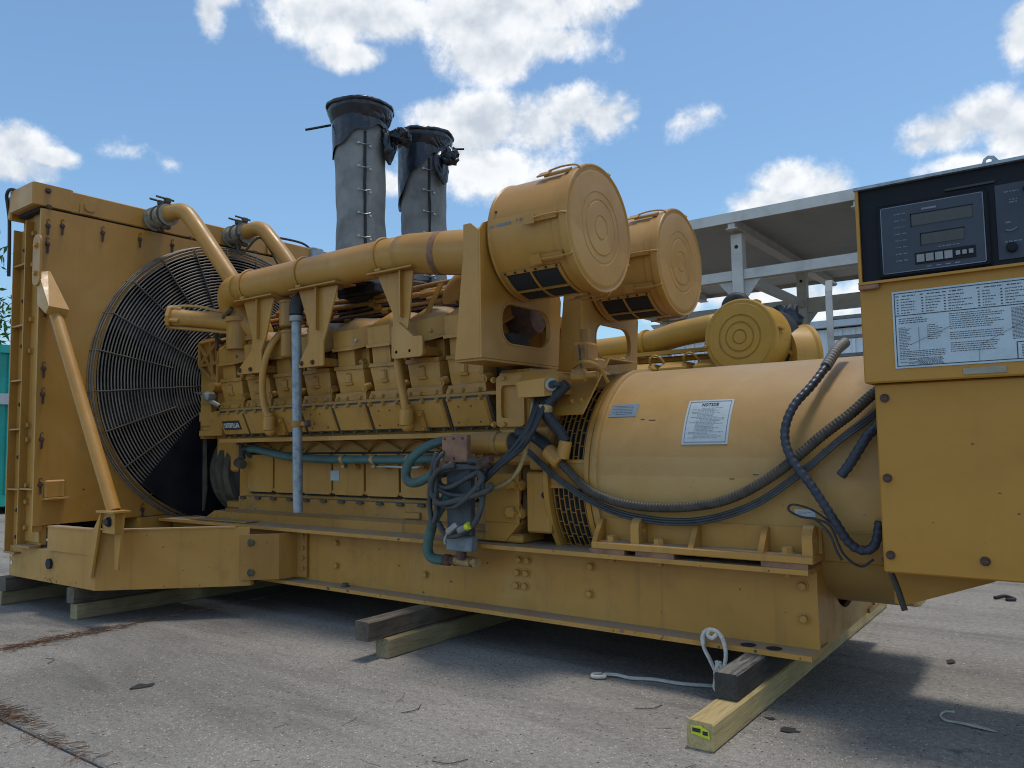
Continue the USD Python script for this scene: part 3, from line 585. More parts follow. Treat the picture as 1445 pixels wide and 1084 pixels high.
# diagonal brace from radiator side to outrigger corner
BR = part(G, 'diagonal_brace', cyl((-5.03, -.855, 2.16), (-4.21, -.805, .74), .043, 24), 'smooth', True)
def wedge(px, z, s):
    return None
top = cat(hull([(-5.20, -.915, 2.50), (-5.20, -.84, 2.52), (-5.18, -.915, 2.22), (-5.18, -.84, 2.22), (-5.0, -.93, 2.13), (-5.0, -.79, 2.11), (-4.95, -.93, 2.18), (-4.95, -.79, 2.17)]))
part(BR, 'upper_bracket', top, 'smooth')
part(BR, 'mounting_plate', prism(rrect(-5.24, -5.12, 2.36, 2.74, .05), 'y', -.93, -.915), 'smooth')
for z in (2.45, 2.66): part(BR, 'bolt', bolt((-5.18, -.93, z), (0, -1, 0), .018), 'smooth')
low = cat(prism([(-4.42, .30), (-4.38, .30), (-4.26, .74), (-4.36, .62)], 'y', -.865, -.85), prism([(-4.20, .36), (-4.16, .36), (-4.10, .74), (-4.22, .74)], 'y', -.80, -.785), box(-4.30, -4.08, -.88, -.76, .735, .748), box(-4.28, -4.12, -.845, -.80, .60, .735))
part(BR, 'lower_bracket', low, 'smooth')
part(BR, 'pivot_bolt', bolt((-4.19, -.847, .675), (0.2, -1, 0), .026, .024), 'sooty')

# engine block, sump and the side covers
X0, X1 = -4.50, -1.72
prof = [(.34, .70), (.34, 1.185), (.25, 1.195), (.22, 1.43), (.34, 1.45), (.56, 1.55), (.80, 1.55), (1.02, 1.45), (1.14, 1.43), (1.11, 1.195), (1.02, 1.185), (1.02, .70)]
EB = part(G, 'engine_block', prism(prof, 'x', X0, X1), 'paint')
part(EB, 'gap_shade_wall', box(X0 + .02, X1 - .02, .30, .47, 1.50, 1.80), 'sooty')  # added dark wall: paints shade and grime into the gaps between heads
part(EB, 'deck_ledge', box(X0, X1, .146, .26, 1.424, 1.4485, .004), 'greasy')
part(EB, 'gutter', cat(box(X0 - .02, X1, .165, .25, 1.183, 1.197), box(X0 - .02, X1, .165, .175, 1.197, 1.212)), 'paint')
OP = part(G, 'oil_pan', cat(prism([(.29, .66), (.29, .762), (.34, .765), (1.02, .765), (1.07, .762), (1.07, .66)], 'x', X0 + .06, -1.86), prism([(.19, .5885), (.19, .645), (.21, .662), (1.15, .662), (1.17, .645), (1.17, .5885)], 'x', X0 + .02, -1.62)), 'greasy')
part(OP, 'end_step', cat(box(-4.62, -4.43, .30, .45, .665, .72, .008), box(-4.63, -4.45, .29, .45, .60, .663, .008), prism([(-4.75, .589), (-4.48, .589), (-4.48, .65), (-4.62, .65)], 'y', .195, .30)), 'greasy')
part(OP, 'loose_plate', box(-4.75, -4.0, .05, .16, .592, .600), 'greasy')
part(OP, 'joint_block', box(-2.62, -2.48, .27, .30, .665, .71, .006), 'greasy')
for i in range(14):
    part(OP, 'clip', box(-4.40 + i * .19, -4.34 + i * .19, .268, .29, .745, .764, .004), 'dirtyiron')
for i in range(8):
    x = -4.335 + .333 * i
    dr = part(EB, 'crankcase_door', prism(rrect(x, x + .312, .80, 1.085, .03), 'y', .300, .342), 'paint')
    part(dr, 'joint', prism(rrect(x - .0095, x + .3225, .785, 1.10, .03), 'y', .322, .3425), 'void')
    for bx, bz in ((x - .008, .82), (x - .008, 1.07)):
        part(dr, 'bolt', bolt((bx, .318, bz), (0, -1, 0), .013, .014), 'paint')
    part(EB, 'relief_rib', tube([(x - .02, .325, 1.10), (x + .10, .305, 1.165), (x + .20, .305, 1.165), (x + .33, .325, 1.10)], .008, 6, 4), 'greasy', True)
PITCH = .3375
for i in range(8):
    x = -4.4765 + PITCH * i; w = .305
    f = lambda xx, s: (xx, .122 + .073 * s, 1.412 - .168 * s)
    pts = []
    for xx in (x, x + w):
        for s in (0, 1):
            y, z = f(xx, s)[1:]
            pts += [(xx, y, z), (xx, y + .06, z + .02)]
    for xx in (x + .012, x + w - .012):
        for s in (.06, .94):
            y, z = f(xx, s)[1:]; pts.append((xx, y - .012, z - .005))
    cv = part(EB, 'camshaft_cover', hull(pts), 'paint')
    part(cv, 'joint', hull([(xx, .122 + .073 * s + .012 + q, 1.412 - .168 * s + q * .3) for xx in (x - .013, x + w + .013) for s in (-.07, 1.06) for q in (0, .03)]), 'dirtyiron')
    for k in range(3):
        for s in (.0, 1.03):
            bx = x + .03 + k * (w - .06) / 2; y, z = f(bx, s)[1:]
            part(cv, 'bolt', bolt((bx, y - .012 + .02 * (s < .5) * 0, z), (0, -.92, -.4), .011, .014), 'paint' if s < .5 else 'dirtyiron')
    for k, (a, s) in enumerate(((.3, .25), (.62, .25), (.2, .8), (.75, .8))):
        if i in (1, 3, 5, 7):
            bx = x + a * w; y, z = f(bx, s)[1:]
            part(cv, 'hole', cyl((bx, y - .0135, z - .005), (bx, y - .008, z - .004), .006, 8), 'tie' if i == 1 else 'void')
    if i == 0:   # maker's plate
        def onc(u, v, o):
            n = np.array([0, -.917, -.398]); s = 1 - v
            y, z = .110 + .073 * s, 1.407 - .168 * s
            return np.array([u, y, z]) + n * o
        npl = part(cv, 'name_plate', slab_on(onc, x + .04, x + .255, .27, .66, .0, .005), 'ink')
        tm = meshkit.text_mesh('CATERPILLAR', .036, .002, bold=True)
        V = np.array(tm.vertices); V[:, 0] *= .192 / V[:, 0].max()
        R3 = np.stack([onc(x + .051 + a, .365 + b / .183, .0055 + c * .6) for a, b, c in V])
        part(npl, 'lettering', trimesh.Trimesh(R3, tm.faces, process=False), 'white')

# cylinder heads with rocker boxes: every one a part, on both banks
def head_meshes(x):
    """Foot, body, neck, and a faceted rocker cover whose base rises inward with the tilt of the bank."""
    w = .288
    lo = cat(hull([(x + a, y, z) for a in (.012, w - .03) for y, z in ((.185, 1.50), (.45, 1.52))] + [(x + a, y, z) for a in (-.004, w - .022) for y, z in ((.160, 1.655), (.45, 1.69))] + [(x + .03, .164, 1.57), (x + w - .05, .164, 1.57)]),
             hull([(x - .012, .150, 1.449), (x + w + .012, .150, 1.449), (x - .012, .40, 1.449), (x + w + .012, .40, 1.449), (x + .0, .160, 1.500), (x + w, .160, 1.500), (x + .01, .40, 1.53), (x + w - .01, .40, 1.53)]),
             hull([(x - .010, .150, 1.655), (x + w - .018, .150, 1.655), (x - .006, .45, 1.70), (x + w - .03, .45, 1.70), (x - .010, .153, 1.680), (x + w - .018, .153, 1.680), (x - .006, .45, 1.73), (x + w - .03, .45, 1.73)]),
             box(x + .10, x + .15, .142, .2, 1.56, 1.635, .012), box(x + .09, x + .16, .150, .2, 1.552, 1.572, .006),
             cyl((x + w - .010, .155, 1.522), (x + w - .010, .21, 1.54), .027, 16), cyl((x + w - .010, .149, 1.520), (x + w - .010, .157, 1.522), .012, 10))
    mid = cat(hull([(x + a, y, z) for a in (.012, .175) for y, z in ((.172, 1.675), (.45, 1.72), (.160, 1.79), (.45, 1.90))]), hull([(x + a, y, z) for a in (.17, .25) for y, z in ((.235, 1.69), (.45, 1.72), (.225, 1.80), (.45, 1.90))]),
              cyl((x + .205, .195, 1.70), (x + .205, .28, 1.73), .022, 12))
    def ring(dy0, z0, h, g):
        return [(x - .006 - g, .140 - g + dy0, z0 + h), (x + .21, .132 - g + dy0, z0 + h), (x + .303 + g, .215 + dy0, z0 + .034 + h), (x + .303 + g, .47 + g, z0 + .15 + h), (x - .006 - g, .47 + g, z0 + .15 + h)]
    cov = hull(ring(0, 1.80, .0, 0) + ring(-.018, 1.80, .118, -.006)[:3] + [(x + .295, .46, 2.0), (x + .0, .46, 2.0), (x + .045, .19, 1.968), (x + .125, .225, 2.018), (x + .24, .27, 2.0), (x + .125, .42, 2.04), (x + .05, .42, 2.02), (x + .24, .42, 2.03)])
    lip = hull(ring(0, 1.784, 0, .008) + ring(0, 1.806, 0, .008))
    return lo, mid, cov, lip
for bank in (0, 1):
    for i in range(8):
        x = -4.489 + PITCH * i
        lo, mid, cov, lip = head_meshes(x)
        if bank: lo, mid, cov, lip = map(mirror_y, (lo, mid, cov, lip))
        mt = 'greasy' if i in (2, 3) else 'paint'
        H = part(G, 'cylinder_head', wobble(lo.subdivide().subdivide(), .007, 11, i), mt)
        part(H, 'rocker_base', mid, mt); part(H, 'rocker_cover', cov, 'paint'); part(H, 'cover_flange', lip, mt)
        if not bank:
            part(H, 'bolt', bolt((x + .22, .138, 1.845), (.4, -.9, 0), .010, .012), 'tie' if i == 4 else 'paint')
            for bx in (.03, .12, .25): part(H, 'bolt', bolt((x + bx, .151, 1.463), (0, -1, .2), .010, .010), 'paint')
            part(H, 'fuel_jumper', tube([(x + .07, .45, 1.98), (x + .07, .41, 2.06), (x + .09, .395, 2.075), (x + .24, .395, 2.075), (x + .262, .41, 2.06), (x + .27, .42, 1.96)], .0085, 8, 5), 'greasy', True)
# lines along the vee
for k, (y, z, r) in enumerate(((.42, 2.195, .016), (.40, 2.145, .02), (.385, 2.105, .013), (.39, 2.075, .013), (.46, 2.16, .02), (.37, 2.045, .010))):
    pts = [(-4.45, y, z)] + [(-4.1 + .4 * j, y + rng.uniform(-.018, .018), z + rng.uniform(-.018, .018)) for j in range(6)] + [(-1.8, y, z - .01)]
    L_ = part(G, 'fuel_line', tube(pts, r, 10, 6), ('greasy', 'paint', 'rust')[k % 3], True)
    for j in range(5):
        xx = -4.1 + .5 * j + .07 * k
        part(L_, 'union', lathe([(-.03, r + .004), (-.028, r + .012), (.028, r + .012), (.03, r + .004)], (xx, y, z), (1, 0, 0), 6), 'greasy')
part(G, 'aftercooler', cat(box(-4.1, -2.0, .56, .80, 1.60, 2.02, .03)), 'greasy')
for y in (.60, .76):
    em = part(G, 'exhaust_manifold', cyl((-4.1, y, 2.15), (-1.85, y, 2.15), .085, 20), 'rust', True)
    for j in range(7): part(em, 'joint_band', lathe([(-.03, .085), (-.025, .10), (.025, .10), (.03, .085)], (-3.95 + j * .333, y, 2.15), (1, 0, 0), 16), 'rust', 30)
# turbochargers under the stacks
for y in (.35, 1.01):
    tb = part(G, 'turbocharger', cat(lathe([(-.2, .09), (-.12, .13), (.02, .14), (.1, .11), (.16, .10)], (-3.12, y + (.12 if y < .5 else -.12), 2.28), (1, 0, 0), 28), lathe([(0, .12), (.2, .14), (.24, .165)], (-3.1, y, 2.26), (0, 0, 1), 24), box(-3.30, -2.9, y - .05, y + .05, 2.2, 2.27, .01)), 'sooty', 35)
    part(tb, 'heat_shield', wobble(box(-2.95, -2.72, .46 if y < .5 else .70, .66 if y < .5 else .90, 2.12, 2.29, .02).subdivide().subdivide(), .03, 7), 'rust'); part(tb, 'heat_shield', wobble(box(-3.5, -3.28, .46 if y < .5 else .70, .66 if y < .5 else .90, 2.12, 2.26, .03).subdivide().subdivide(), .03, 7), 'rust')
part(G, 'heat_blanket', wobble(lathe([(0, .06), (.03, .085), (.2, .095), (.4, .09), (.48, .07)], (-2.05, .40, 2.06), (1, -.02, .16), 20), .02, 9), 'rust', 40)
part(G, 'blanket_strap', tube(np.array([(-1.98 + .0 * k, .40 + .105 * math.cos(k / 12 * 2 * PI), 2.075 + .105 * math.sin(k / 12 * 2 * PI)) for k in range(12)]), .012, 6, 3, closed=True), 'paint', True)
part(G, 'blanket_tab', cat(box(-1.83, -1.80, .30, .34, 2.12, 2.2), box(-1.77, -1.74, .30, .34, 2.13, 2.22), box(-1.84, -1.73, .30, .33, 2.10, 2.125)), 'tie')

# exhaust stacks in grey insulation cloth
for sidx, y in enumerate((.35, 1.01)):
    zt = 3.46
    prof = [(0, .165)] + [(.08 + k * .055, .174 + rng.uniform(-.003, .003)) for k in range(19)] + [(zt - 2.36, .172), (zt - 2.28, .16)]
    m = wobble(wobble(lathe(prof, (-3.1, y, 2.28), (0, 0, 1), 64), .016, 3.2, 3 + sidx), .006, 11, 5 + sidx)
    st = part(G, 'exhaust_stack', m, 'cloth', 50, label=('nearer' if sidx == 0 else 'farther') + ' stack in grey laced cloth')
    ca = math.radians(-33)       # the lacing seam faces right of the camera
    sx, sy = -3.1 + .178 * math.cos(ca), y + .178 * math.sin(ca)
    part(st, 'lacing_seam', tube([(sx + rng.uniform(-.004, .004), sy, z) for z in np.arange(2.35, 3.38, .07)], .011, 6, 3), 'void', True)
    for z in np.arange(2.42, 3.36, .165):
        for da in (-.24, .2):
            a = ca + da; px, py = -3.1 + .184 * math.cos(a), y + .184 * math.sin(a)
            part(st, 'lacing_hook', cat(lathe([(0, .009), (.006, .009)], (px, py, z + (.0 if da < 0 else -.02)), (math.cos(a), math.sin(a), 0), 8), tube([(px, py, z), (-3.1 + .186 * math.cos(ca), y + .186 * math.sin(ca), z - .01)], .004, 5, smooth=False)), 'tie')

# intake pipe along the near bank, on three stands
zP, yP = 2.345, .09
main = tube([(-4.12, yP, zP), (-3.9, yP, zP), (-3.4, yP, zP), (-2.9, yP, zP), (-2.42, yP, zP - .005)], .118, 32, 3, radii=[.118, .118, .118, .119, .12])
IP = part(G, 'intake_pipe', main, 'smooth', True)
part(IP, 'bent_section', tube([(-2.43, yP, zP - .005), (-2.36, yP + .003, zP - .008), (-1.90, .155, 2.285), (-1.60, .165, 2.278)], .12, 32, 1, smooth=False, radii=[.122, .125, .14, .14]), 'smooth', True)
part(IP, 'rust_band', lathe([(0, .1330), (.045, .1345)], (-2.16, .120, 2.3144), (.46, .062, -.052), 48, cap=False), M['plate'], True, label='rust stained band')
elb = [(-4.12, yP, zP), (-4.22, yP + .005, zP - .01), (-4.29, yP + .04, zP - .06), (-4.29, yP + .09, zP - .14), (-4.22, yP + .13, zP - .22), (-4.12, yP + .15, zP - .30), (-4.1, yP + .16, zP - .42)]
part(IP, 'elbow', tube(elb, .118, 28, 6, radii=[.118, .12, .122, .12, .115, .1, .095]), 'smooth', True)
part(IP, 'elbow_flange', lathe([(-.02, .10), (-.018, .125), (.018, .125), (.02, .1)], (-4.1, yP + .16, zP - .37), (0, 0, 1), 24), 'greasy', 30)
def stand(xl, xr, xm0, xm1, xf0, xf1, flip, y=0.03):
    zt = 2.225; z0 = 1.685
    if flip: P = [(xl, zt), (xr, zt - .012), (xm1 + .03, 1.96), (xm1, 1.80), (xf1, 1.76 - .04), (xf1, z0), (xf0, z0), (xm0, 1.86), (xm0, 1.96)]
    else: P = [(xl, zt), (xr, zt - .012), (xm1 + .05, 1.94), (xf1, 1.85), (xf1, z0), (xf0, z0), (xf0, z0 + .03), (xm0, 1.86), (xm0, 1.96)]
    P = Polygon(P).buffer(-.006).buffer(.006)
    s = part(G, 'pipe_stand', prism(P, 'y', y, y + .012), 'paint')
    part(s, 'saddle', cat(box(xl - .05, xr + .03, y - .05, y + .14, zt - .002, zt + .010, .003), box(xl + .02, xl + .07, y - .05, y - .015, zt + .010, zt + .03, .004)), 'paint')
    part(s, 'web', prism([((xm0 + xm1) / 2 - .006 + .03, 1.93), ((xm0 + xm1) / 2 + .006 + .03, 1.93), ((xm0 + xm1) / 2 + .036, zt), ((xm0 + xm1) / 2 + .024, zt)], 'y', y - .03, y), 'paint')
    for bx in (xf0 + .035, (xf0 + xf1) / 2 + .02): part(s, 'bolt', bolt((bx, y, z0 + .03), (0, -1, 0), .013, .014), 'rust')
    part(s, 'spacer', box(xf0 + .02, xf1 - .02, y + .0125, .19, z0 + .005, z0 + .055), 'greasy')
    part(s, 'u_bolt', tube([(xl + .02, yP + .124 * math.cos(a), zP + .124 * math.sin(a)) for a in np.linspace(PI + .75, -.75, 15)], .009, 8, 2), 'paint', True)
    return s
stand(-4.02, -3.66, -3.91, -3.80, -4.09, -3.80, False)
stand(-3.38, -2.98, -3.27, -3.13, -3.38, -3.12, False)
s3 = stand(-2.60, -2.29, -2.465, -2.35, -2.455, -2.20, True)
part(s3, 'gusset_foot', prism(rrect(-2.46, -2.20, 1.675, 1.80, .02).union(Polygon([(-2.46, 1.74), (-2.46, 1.87), (-2.40, 1.90), (-2.20, 1.74)])), 'y', .012, .029), 'paint')
# second intake elbow with black sleeve behind
ch = part(G, 'charge_pipe', tube([(-1.62, .44, 2.215), (-1.90, .43, 2.205), (-2.06, .425, 2.195), (-2.20, .425, 2.165), (-2.285, .44, 2.09), (-2.31, .50, 2.0), (-2.31, .58, 1.95)], .098, 24, 6), 'paint', True)
part(ch, 'sleeve', lathe([(0, .10), (.01, .114), (.04, .114), (.05, .106), (.13, .106), (.14, .114), (.17, .114), (.18, .10)], (-2.05, .424, 2.196), (1, .03, .05), 28), 'void', 30)
part(ch, 'support_bar', hull([(-2.37 + a, .13 + c, 1.85) for a in (0, .045) for c in (0, .008)] + [(-2.27 + a, .24 + c, 2.16) for a in (0, .045) for c in (0, .008)]), 'paint')

# air cleaners: drums with clamped lids, on cut-out brackets
def air_cleaner(y0, near):
    c = np.array([-1.57, y0, 2.278])
    sfx = 'nearer' if near else 'farther'
    body = lathe([(0, .18), (.0, .315), (.012, .328), (.02, .332), (.03, .326), (.425, .326), (.43, .333), (.475, .333), (.478, .33)], c, (1, 0, 0), 72)
    A = part(G, 'air_cleaner', body, 'smooth', 30, label=sfx + ' drum shaped air cleaner')
    face = [(.479, .334), (.481, .345), (.512, .346), (.522, .342), (.524, .335), (.516, .325), (.515, .318), (.522, .308), (.525, .300), (.527, .198), (.5245, .195), (.5235, .189), (.526, .185), (.5265, .156), (.524, .152), (.524, .147), (.528, .142), (.529, .070), (.526, .067), (.5255, .061), (.529, .056), (.530, 0)]
    lid = part(A, 'lid', lathe(face, c, (1, 0, 0), 84), 'smooth', 30)
    for a in (15, 70, 125, 178, 212, 285, 335):
        t = math.radians(a); u = np.array([0, math.cos(t), math.sin(t)]); v = np.array([0, -math.sin(t), math.cos(t)])
        q = c + u * .334
        bl = cat(hull([q + np.array([sx, 0, 0]) + v * sv + u * su for sx in (.31, .47) for sv in (-.017, .017) for su in (.004, .018)]), hull([q + np.array([sx, 0, 0]) + v * sv + u * su for sx in (.27, .34) for sv in (-.026, .026) for su in (.016, .024)]),
                 tube([q + np.array([.34, 0, 0]) + u * .03, q + np.array([.42, 0, 0]) + u * .036, q + np.array([.50, 0, 0]) + u * .028, q + np.array([.525, 0, 0]) + u * .008], .005, 6, 4))
        part(A, 'latch', bl, 'smooth')
    # intake window low on the near side, behind a barred frame
    fn = lambda u, v, o: np.array([c[0] + u, c[1] - (.326 + o) * math.cos(v), c[2] + (.326 + o) * math.sin(v)])
    w0, w1, m0, m1 = .07, .40, math.radians(-88), math.radians(-44)
    part(A, 'intake_window', slab_on(fn, w0, w1, m0, m1, -.002, .003, 1, 10), 'void')
    fr = [slab_on(fn, w0 - .02, w1 + .02, m1, m1 + .06, -.002, .008, 1, 2), slab_on(fn, w0 - .02, w1 + .02, m0 - .06, m0, -.002, .008, 1, 2), slab_on(fn, w0 - .02, w0, m0, m1, -.002, .008, 1, 10), slab_on(fn, w1, w1 + .02, m0, m1, -.002, .008, 1, 10)]
    part(A, 'window_frame', cat(fr), 'paint')
    part(A, 'window_bars', cat(slab_on(fn, .228, .238, m0, m1, .0, .012, 1, 10), slab_on(fn, w0, w1, -1.18, -1.15, .0, .0125, 1, 2)), 'paint')
    for k in range(6): part(A, 'bolt', bolt(fn(w0 + k * .066, m1 + .035, .007), fn(0, m1, 1) - fn(0, m1, 0), .007, .008, False), 'sooty')
    if near:
        tm = meshkit.text_mesh('7-8X0X152', .016, .001)
        V = np.array(tm.vertices); V[:, 0] *= .115 / V[:, 0].max()
        part(A, 'stencil', trimesh.Trimesh(np.stack([fn(.20 + a, .075 + b / .33, .0012 + k) for a, b, k in V]), tm.faces, process=False), 'inklight')
        part(A, 'stencil', sheet([(.075, .17, .06, .10), (.03, .06, .06, .09)], fn, .0012), 'inklight')
        part(A, 'bolt', bolt(fn(.06, .33, 0), (0, -.95, .3), .008, .006, False), 'sooty')
    # bracket: bent plate with an oval opening
    P = Polygon([(-.205, 1.60), (.54, 1.60), (.585, 2.0), (.48, 2.24), (.30, 2.38), (-.02, 2.40), (-.17, 2.335), (-.205, 2.29)])
    hl = rrect(-.03, .46, 1.69, 1.925, .10)
    P = affinity.translate(P.difference(hl), y0 - .165, 0)
    B = part(G, 'cleaner_bracket', prism(P, 'x', -1.586, -1.574), 'smooth', label=sfx + ' bent bracket with oval opening')
    part(B, 'side_flange', prism([(-1.76, 1.60), (-1.587, 1.60), (-1.587, 2.29), (-1.64, 2.335), (-1.69, 2.335), (-1.69, 2.2)], 'y', y0 - .165 - .205, y0 - .165 - .193), 'smooth')
    part(B, 'foot_flange', box(-1.76, -1.574, y0 - .36, y0 + .375, 1.585, 1.5985, .002), 'smooth')
    part(B, 'opening_rim', prism(hl.buffer(.004).difference(hl.buffer(-.008)) if False else affinity.translate(hl.buffer(.003).difference(hl.buffer(-.006)), y0 - .165, 0), 'x', -1.60, -1.570), 'smooth')
    return A
air_cleaner(.165, True); air_cleaner(1.19, False)
# wiring behind the oval opening
for k in range(4):
    part(G, 'harness_wire', tube([(-1.80, .0 + .03 * k, 1.98 - .03 * k), (-1.85, .25, 1.90 - .03 * k), (-1.9, .45 + .02 * k, 1.80 - .04 * k), (-1.86, .62, 1.70)], .008, 6, 6), 'tie' if k % 2 else 'brass', True)
part(G, 'governor', cat(box(-1.95, -1.80, .18, .40, 1.66, 1.80, .015), cyl((-1.9, .52, 1.70), (-1.9, .52, 1.84), .05, 14), box(-1.98, -1.84, .44, .62, 1.60, 1.72, .01)), 'paint')
part(G, 'rear_turbine_casing', lathe([(0, .10), (.05, .16), (.2, .17), (.3, .12)], (-2.05, .55, 1.95), (1, .15, 0), 24), 'rust', 35)

# front end of the engine
FH = part(G, 'front_housing', cat(box(-4.80, -4.51, .32, 1.04, .95, 2.05, .015)), 'paint')
part(FH, 'front_plate', box(-5.0, -4.80, .30, .335, 1.22, 2.06), 'smooth')
part(G, 'timing_step', cat(box(-4.93, -4.70, .24, .30, 1.36, 1.44, .006), box(-4.90, -4.76, .235, .30, 1.32, 1.50, .006), box(-4.93, -4.76, .24, .30, 1.24, 1.29, .006), box(-4.88, -4.62, .245, .30, 1.24, 1.44, .006)), 'paint')
tri = []
A_, B_, C_, D_ = (-4.98, .27, 2.02), (-4.70, .27, 2.03), (-4.98, .27, 1.83), (-4.72, .27, 1.66)
for p, q in ((A_, B_), (A_, C_), (C_, D_), (B_, D_), (A_, D_), (C_, B_), (C_, (-4.70, .27, 1.84)), ((-4.82, .27, 2.025), (-4.78, .27, 1.70))):
    tri.append(cyl(p, q, .014, 8))
part(G, 'lattice_bracket', cat(tri + [cyl((-4.74, .23, 1.64), (-4.74, .31, 1.64), .045, 14)]), 'paint', 30)
DP = part(G, 'crank_damper', lathe([(0, .2), (0, .38), (.05, .40), (.07, .37), (.09, .37), (.11, .40), (.17, .40), (.18, .375), (.20, .375), (.21, .395), (.26, .38), (.27, .1)], (-4.86, YC, .95), (1, 0, 0), 56), 'dirtyiron', 30)
part(DP, 'hub', cyl((-4.59, YC, .95), (-4.45, YC, .95), .34, 32), 'sooty', 30)
part(G, 'belt_guard', prism([(-5.12, .62), (-5.0, .62), (-4.96, .80), (-4.98, 1.22), (-5.12, 1.22)], 'y', .33, .345), 'dirtyiron')
part(G, 'fan_drive', cat(cyl((-5.2, YC, 1.70), (-4.8, YC, 1.70), .13, 24), box(-4.98, -4.80, .5, .86, 1.0, 1.7)), 'dirtyiron', 30)
tA, tB = np.array([-4.66, -.15, 2.155]), np.array([-4.25, .20, 2.11]); tD = (tB - tA) / np.linalg.norm(tB - tA); tU, tV, _ = basis(tD)
TH = part(G, 'thermostat_housing', lathe([(0, .070), (.02, .074), (.12, .066), (.30, .072), (.45, .080), (.54, .085)], tA, tD, 28), 'paint', 30)
part(TH, 'end_flange', lathe([(-.035, .09), (-.033, .097), (-.008, .097), (0, .07)], tA, tD, 8), 'paint')
for k in range(4):
    o = tA + .076 * (math.cos(k * PI / 2 + .4) * tU + math.sin(k * PI / 2 + .4) * tV)
    part(TH, 'stud', cyl(o - .04 * tD, o + .06 * tD, .015, 8), 'paint'); part(TH, 'flange_hole', cyl(o * .6 + tA * .4 - .0315 * tD, o * .6 + tA * .4 - .02 * tD, .009, 8), 'void')
part(TH, 'side_line', tube([tA + .085 * tV - .02 * tD, tA + .10 * tV + .1 * tD, tA + .095 * tV + .22 * tD - .02 * tU, tA + .075 * tV + .34 * tD - .03 * tU, tA + .09 * tV + .45 * tD - .05 * tU, tA + .10 * tV + .6 * tD], .011, 8, 6), 'paint', True)
part(TH, 'side_line', tube([tA - .08 * tV - .01 * tD - .03 * tU, tA - .085 * tV + .25 * tD - .05 * tU, tA - .09 * tV + .55 * tD - .04 * tU], .013, 8, 6), 'paint', True)
part(TH, 'outlet', cat(cyl((-4.27, .17, 1.9), (-4.27, .17, 2.2), .10, 20), lathe([(-.02, .1), (-.018, .12), (.018, .12), (.02, .1)], (-4.27, .17, 2.13), (0, 0, 1), 20)), 'paint', 30)
part(G, 'front_lines', cat(tube([(-4.55, .2, 1.98), (-4.45, .08, 2.02), (-4.35, .06, 2.12), (-4.2, .05, 2.2)], .016, 8), tube([(-4.7, .26, 2.05), (-4.5, .24, 2.06), (-4.2, .24, 2.05)], .022, 8), tube([(-4.62, .22, 1.99), (-4.4, .19, 2.0), (-4.15, .2, 2.03), (-4.0, .2, 2.0)], .014, 8), tube([(-4.55, .16, 1.92), (-4.5, .12, 2.0), (-4.44, .1, 2.08), (-4.40, .12, 2.16)], .013, 8)), 'dirtyiron', True)
part(G, 'shutoff_cock', cat(lathe([(-.05, .02), (-.03, .04), (.03, .04), (.05, .02)], (-4.72, .20, 1.56), (0, 1, 0), 12), cyl((-4.72, .2, 1.53), (-4.64, .24, 1.48), .018, 8), hull([(-4.90, .17, 1.60), (-4.78, .16, 1.60), (-4.76, .18, 1.575), (-4.82, .19, 1.575)])), 'steel', 30)

# filters, breather tubes and the galvanized drain post on the near side
for x, z0, z1, r, mt in ((-3.60, 2.00, 2.20, .078, 'greasy'), (-3.60, 1.78, 1.985, .066, 'greasy'), (-3.33, 1.98, 2.19, .058, 'paint'), (-3.33, 1.80, 1.97, .052, 'paint')):
    part(G, 'filter_canister', lathe([(0, r * .8), (.01, r), (z1 - z0 - .03, r), (z1 - z0 - .025, r * 1.08), (z1 - z0 - .01, r * 1.08), (z1 - z0, r * .85)], (x, .13, z0), (0, 0, 1), 24), mt, 30)
for pts, bx in (([(-3.70, .13, 1.98), (-3.74, .07, 1.88), (-3.795, .05, 1.74), (-3.815, .05, 1.60), (-3.80, .055, 1.46), (-3.77, .06, 1.38), (-3.765, .075, 1.315)], -3.765), ([(-2.44, .10, 1.80), (-2.45, .06, 1.68), (-2.43, .055, 1.56), (-2.40, .055, 1.44), (-2.395, .07, 1.315)], -2.395)):
    tb = part(G, 'drain_tube', tube(pts, .0255, 14, 6), 'smooth', True)
    part(tb, 'cast_elbow', cat(lathe([(-.07, .036), (-.065, .045), (.03, .045), (.035, .034), (.06, .03)], (bx, .075, 1.33), (0, 0, 1), 16), wobble(trimesh.creation.icosphere(2, .045).apply_translation((bx, .085, 1.265)), .004, 9)), 'smooth', 40)
    ncv = np.array([0, -.917, -.398])
    onp = lambda u, v, o: np.array([u, .122 + .073 * v, 1.412 - .168 * v]) + ncv * o
    fl = part(tb, 'base_flange', slab_on(onp, bx - .055, bx + .085, 1.02, .30, .010, .030), 'smooth')
    for u in (bx - .04, bx + .07):
        for v in (.40, .92): part(tb, 'bolt', bolt(onp(u, v, .030), ncv, .012, .012), 'smooth')
DPO = part(G, 'drain_post', cyl((-3.40, .045, .695), (-3.425, .045, 2.035), .0335, 24), 'galv', True, label='galvanized vertical pipe')
part(DPO, 'top_union', lathe([(0, .034), (.002, .05), (.04, .05), (.045, .038), (.07, .038)], (-3.425, .045, 2.015), (0, 0, 1), 20), 'steel', 30)
part(DPO, 'top_elbow', tube([(-3.425, .045, 2.06), (-3.425, .05, 2.13), (-3.41, .09, 2.19), (-3.36, .16, 2.22), (-3.3, .25, 2.22)], .05, 14, 6), 'sooty', True)
part(DPO, 'strap', cat(lathe([(-.022, .036), (-.02, .041), (.02, .041), (.022, .036)], (-3.412, .045, 1.30), (0, 0, 1), 20), box(-3.38, -3.25, .04, .075, 1.285, 1.315, .004), hull([(-3.52, .03, 1.32), (-3.45, .03, 1.29), (-3.53, .04, 1.335), (-3.45, .05, 1.275)])), 'greasy', 30)
